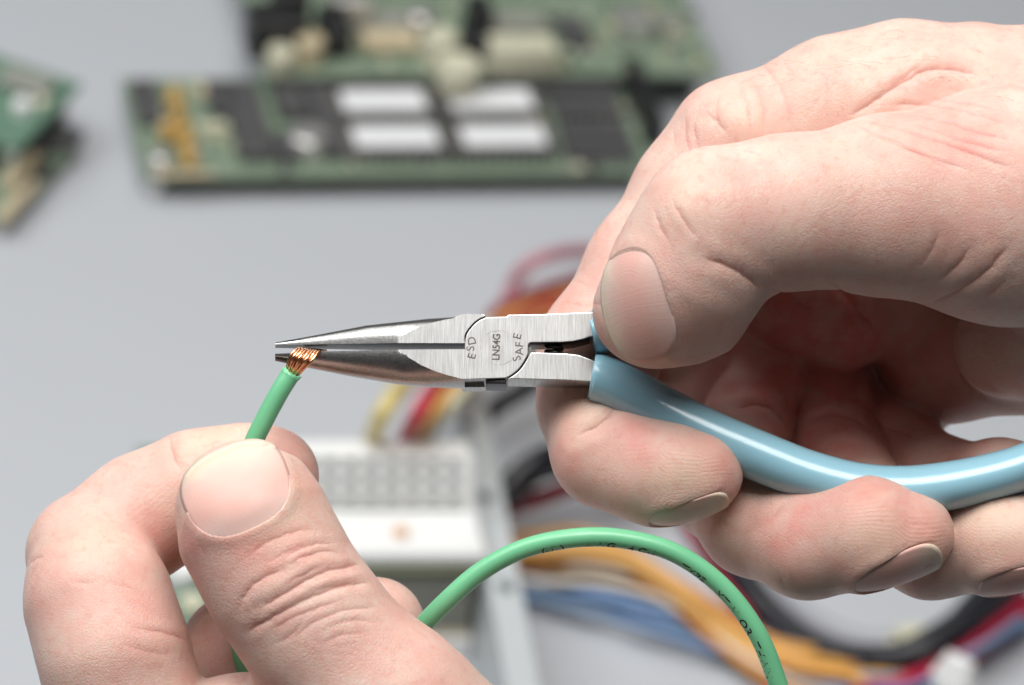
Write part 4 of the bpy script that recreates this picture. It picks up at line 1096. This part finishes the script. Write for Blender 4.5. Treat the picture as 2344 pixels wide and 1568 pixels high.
for lab, col, r, pts in (
    ('upper orange wire of the bundle under the green loop', ORG, 1.6, [(1100, 1262, 10), (1220, 1262, 12), (1340, 1262, 14), (1460, 1295, 14), (1570, 1370, 12), (1660, 1450, 8), (1780, 1520, 6), (1950, 1545, 6), (2150, 1545, 6)]),
    ('brown orange wire below the upper orange wire under the green loop', (.55, .22, .03), 1.3, [(1110, 1290, 6), (1220, 1292, 8), (1340, 1290, 10), (1450, 1320, 10), (1560, 1400, 8), (1650, 1480, 6), (1760, 1560, 4), (1900, 1600, 4)]),
    ('pale orange wire crossing inside the green loop', (.74, .45, .16), 1.9, [(1110, 1275, 3), (1230, 1310, 4), (1360, 1305, 5), (1470, 1320, 6), (1600, 1400, 6), (1720, 1475, 5), (1850, 1530, 5), (2050, 1560, 4)]),
    ('cream white wire between orange and blue wires inside the loop', CRM, 1.7, [(1200, 1300, 3), (1330, 1330, 4), (1450, 1345, 5), (1560, 1400, 5), (1660, 1450, 4), (1780, 1500, 4), (1950, 1520, 3)]),
    ('grey green wire above the blue wires inside the loop', (.22, .30, .22), 1.5, [(1180, 1310, 3), (1300, 1325, 3), (1420, 1335, 4), (1520, 1385, 4), (1640, 1455, 3), (1720, 1530, 3)]),
    ('upper blue wire crossing inside the green loop', BLU, 1.3, [(1100, 1310, 4), (1210, 1325, 5), (1350, 1352, 6), (1500, 1395, 6), (1650, 1435, 5), (1800, 1475, 4), (1950, 1510, 6), (2080, 1505, 9), (2200, 1440, 10), (2330, 1350, 10)]),
    ('lower blue wire crossing inside the green loop', (.17, .28, .46), 1.3, [(1100, 1330, 3), (1210, 1345, 3), (1350, 1375, 4), (1500, 1415, 4), (1650, 1455, 4), (1820, 1500, 3), (1980, 1540, 4), (2120, 1530, 6), (2230, 1465, 8), (2340, 1390, 8)]),
    ('black cable sweeping down behind the middle fingertip', BLK, 2.2, [(1600, 1120, 10), (1660, 1230, 10), (1720, 1330, 8), (1790, 1420, 6), (1890, 1480, 6), (2010, 1495, 9), (2120, 1470, 12), (2220, 1400, 14), (2330, 1290, 14)]),
    ('thick black cable curling up at the lower right', BLK, 3.4, [(1950, 1512, 4), (2060, 1500, 10), (2170, 1445, 14), (2250, 1385, 16), (2340, 1310, 16)]),
    ('navy wire under the black cable at the lower right', NAV, 2.2, [(1630, 1150, 3), (1690, 1260, 3), (1760, 1360, 3), (1850, 1450, 3), (1960, 1505, 3), (2080, 1520, 4), (2200, 1480, 6), (2340, 1400, 6)]),
    ('violet wire beside the navy one at the lower right', (.10, .06, .20), 1.8, [(1660, 1300, 3), (1740, 1395, 3), (1850, 1475, 3), (1980, 1525, 3), (2100, 1535, 3), (2220, 1500, 4), (2350, 1430, 4)]),
    ('upper red wire at the lower right corner', (.50, .02, .06), 2.3, [(2000, 1590, 4), (2090, 1550, 6), (2180, 1505, 8), (2250, 1450, 10), (2350, 1370, 10)]),
    ('lower red wire at the lower right corner', (.42, .02, .04), 2.0, [(1850, 1640, 4), (1990, 1580, 5), (2090, 1530, 6), (2190, 1520, 8), (2260, 1470, 8), (2360, 1400, 8)]),
    ('grey wire lying along the black cable behind the middle finger', (.34, .34, .37), 2.6, [(1700, 1250, 4), (1770, 1345, 4), (1860, 1420, 5), (1960, 1465, 6), (2060, 1470, 8)])):
    cable(lab, col, r, pts)
def bundle(label, cols, r, n, pts, spread, seed, group):
    rb = random.Random(seed)
    for i in range(n):
        dx, dy = rb.gauss(0, spread), rb.gauss(0, spread)
        ph = rb.uniform(0, 6)
        q = [(x + dx + spread * .6 * math.sin(ph + k * 1.3), y + dy + spread * .6 * math.cos(ph + k * 1.1), h + rb.uniform(0, 3)) for k, (x, y, h) in enumerate(pts)]
        cable(label, cols[i % len(cols)], r * rb.uniform(.85, 1.1), q, group=group)
bundle('one of the thin orange wires bunched inside the green loop', [ORG, (.74, .42, .12), (.66, .30, .06), (.70, .60, .48)], .9, 9, [(1110, 1272, 4), (1230, 1285, 6), (1350, 1282, 8), (1470, 1318, 8), (1590, 1395, 7), (1700, 1470, 6), (1830, 1530, 5), (2000, 1560, 4)], 18, 5, 'thin orange wires')
bundle('one of the thin blue wires running under the green loop', [BLU, (.17, .28, .48), (.20, .30, .44)], .9, 5, [(1100, 1320, 3), (1210, 1338, 3), (1360, 1370, 4), (1510, 1408, 4), (1660, 1450, 4), (1820, 1495, 3), (1980, 1535, 4), (2120, 1520, 6), (2240, 1455, 8), (2345, 1380, 8)], 18, 8, 'thin blue wires')
bundle('one of the thin black wires curving up at the lower right', [BLK, (.03, .03, .035)], 1.1, 5, [(1590, 1120, 6), (1660, 1245, 6), (1730, 1345, 5), (1810, 1430, 4), (1910, 1490, 5), (2030, 1500, 8), (2140, 1465, 11), (2240, 1390, 12), (2345, 1290, 12)], 20, 12, 'thin black wires')
bundle('one of the thin black wires right of the rail', [BLK, (.02, .02, .03)], 1.0, 5, [(1150, 1145, 18), (1195, 1092, 22), (1260, 1052, 24), (1350, 1040, 20), (1500, 1080, 8), (1620, 1170, 3)], 18, 21, 'thin black wires by the rail')
for lab, px, py, hh, m, ang in (('cream plastic plug in the wire bundle at the lower right', 2085, 1452, 12, CREAM, .5), ('white plastic plug tied to the red wires at the lower right', 2195, 1508, 14, WHITE, -.4)):
    c0 = T(px, py, hh / 1000)
    m4 = Matrix.Translation(Vector((c0.x, c0.y, 0))) @ Matrix.Rotation(ang, 4, 'Z')
    vf = join([box(-5, 5, -3.4, 3.4, 0, 10, .7), box(-3.6, 3.6, -2.4, 2.4, 10, 13.5, .5), box(-1.2, 1.2, -4.4, -3.4, 3, 9)])
    o = mesh_obj('wire_plug', np.asarray(vf[0], float) / 1000, vf[1], m, matrix=m4, local=True, auto=30)
    tag(o, lab, 'plug')
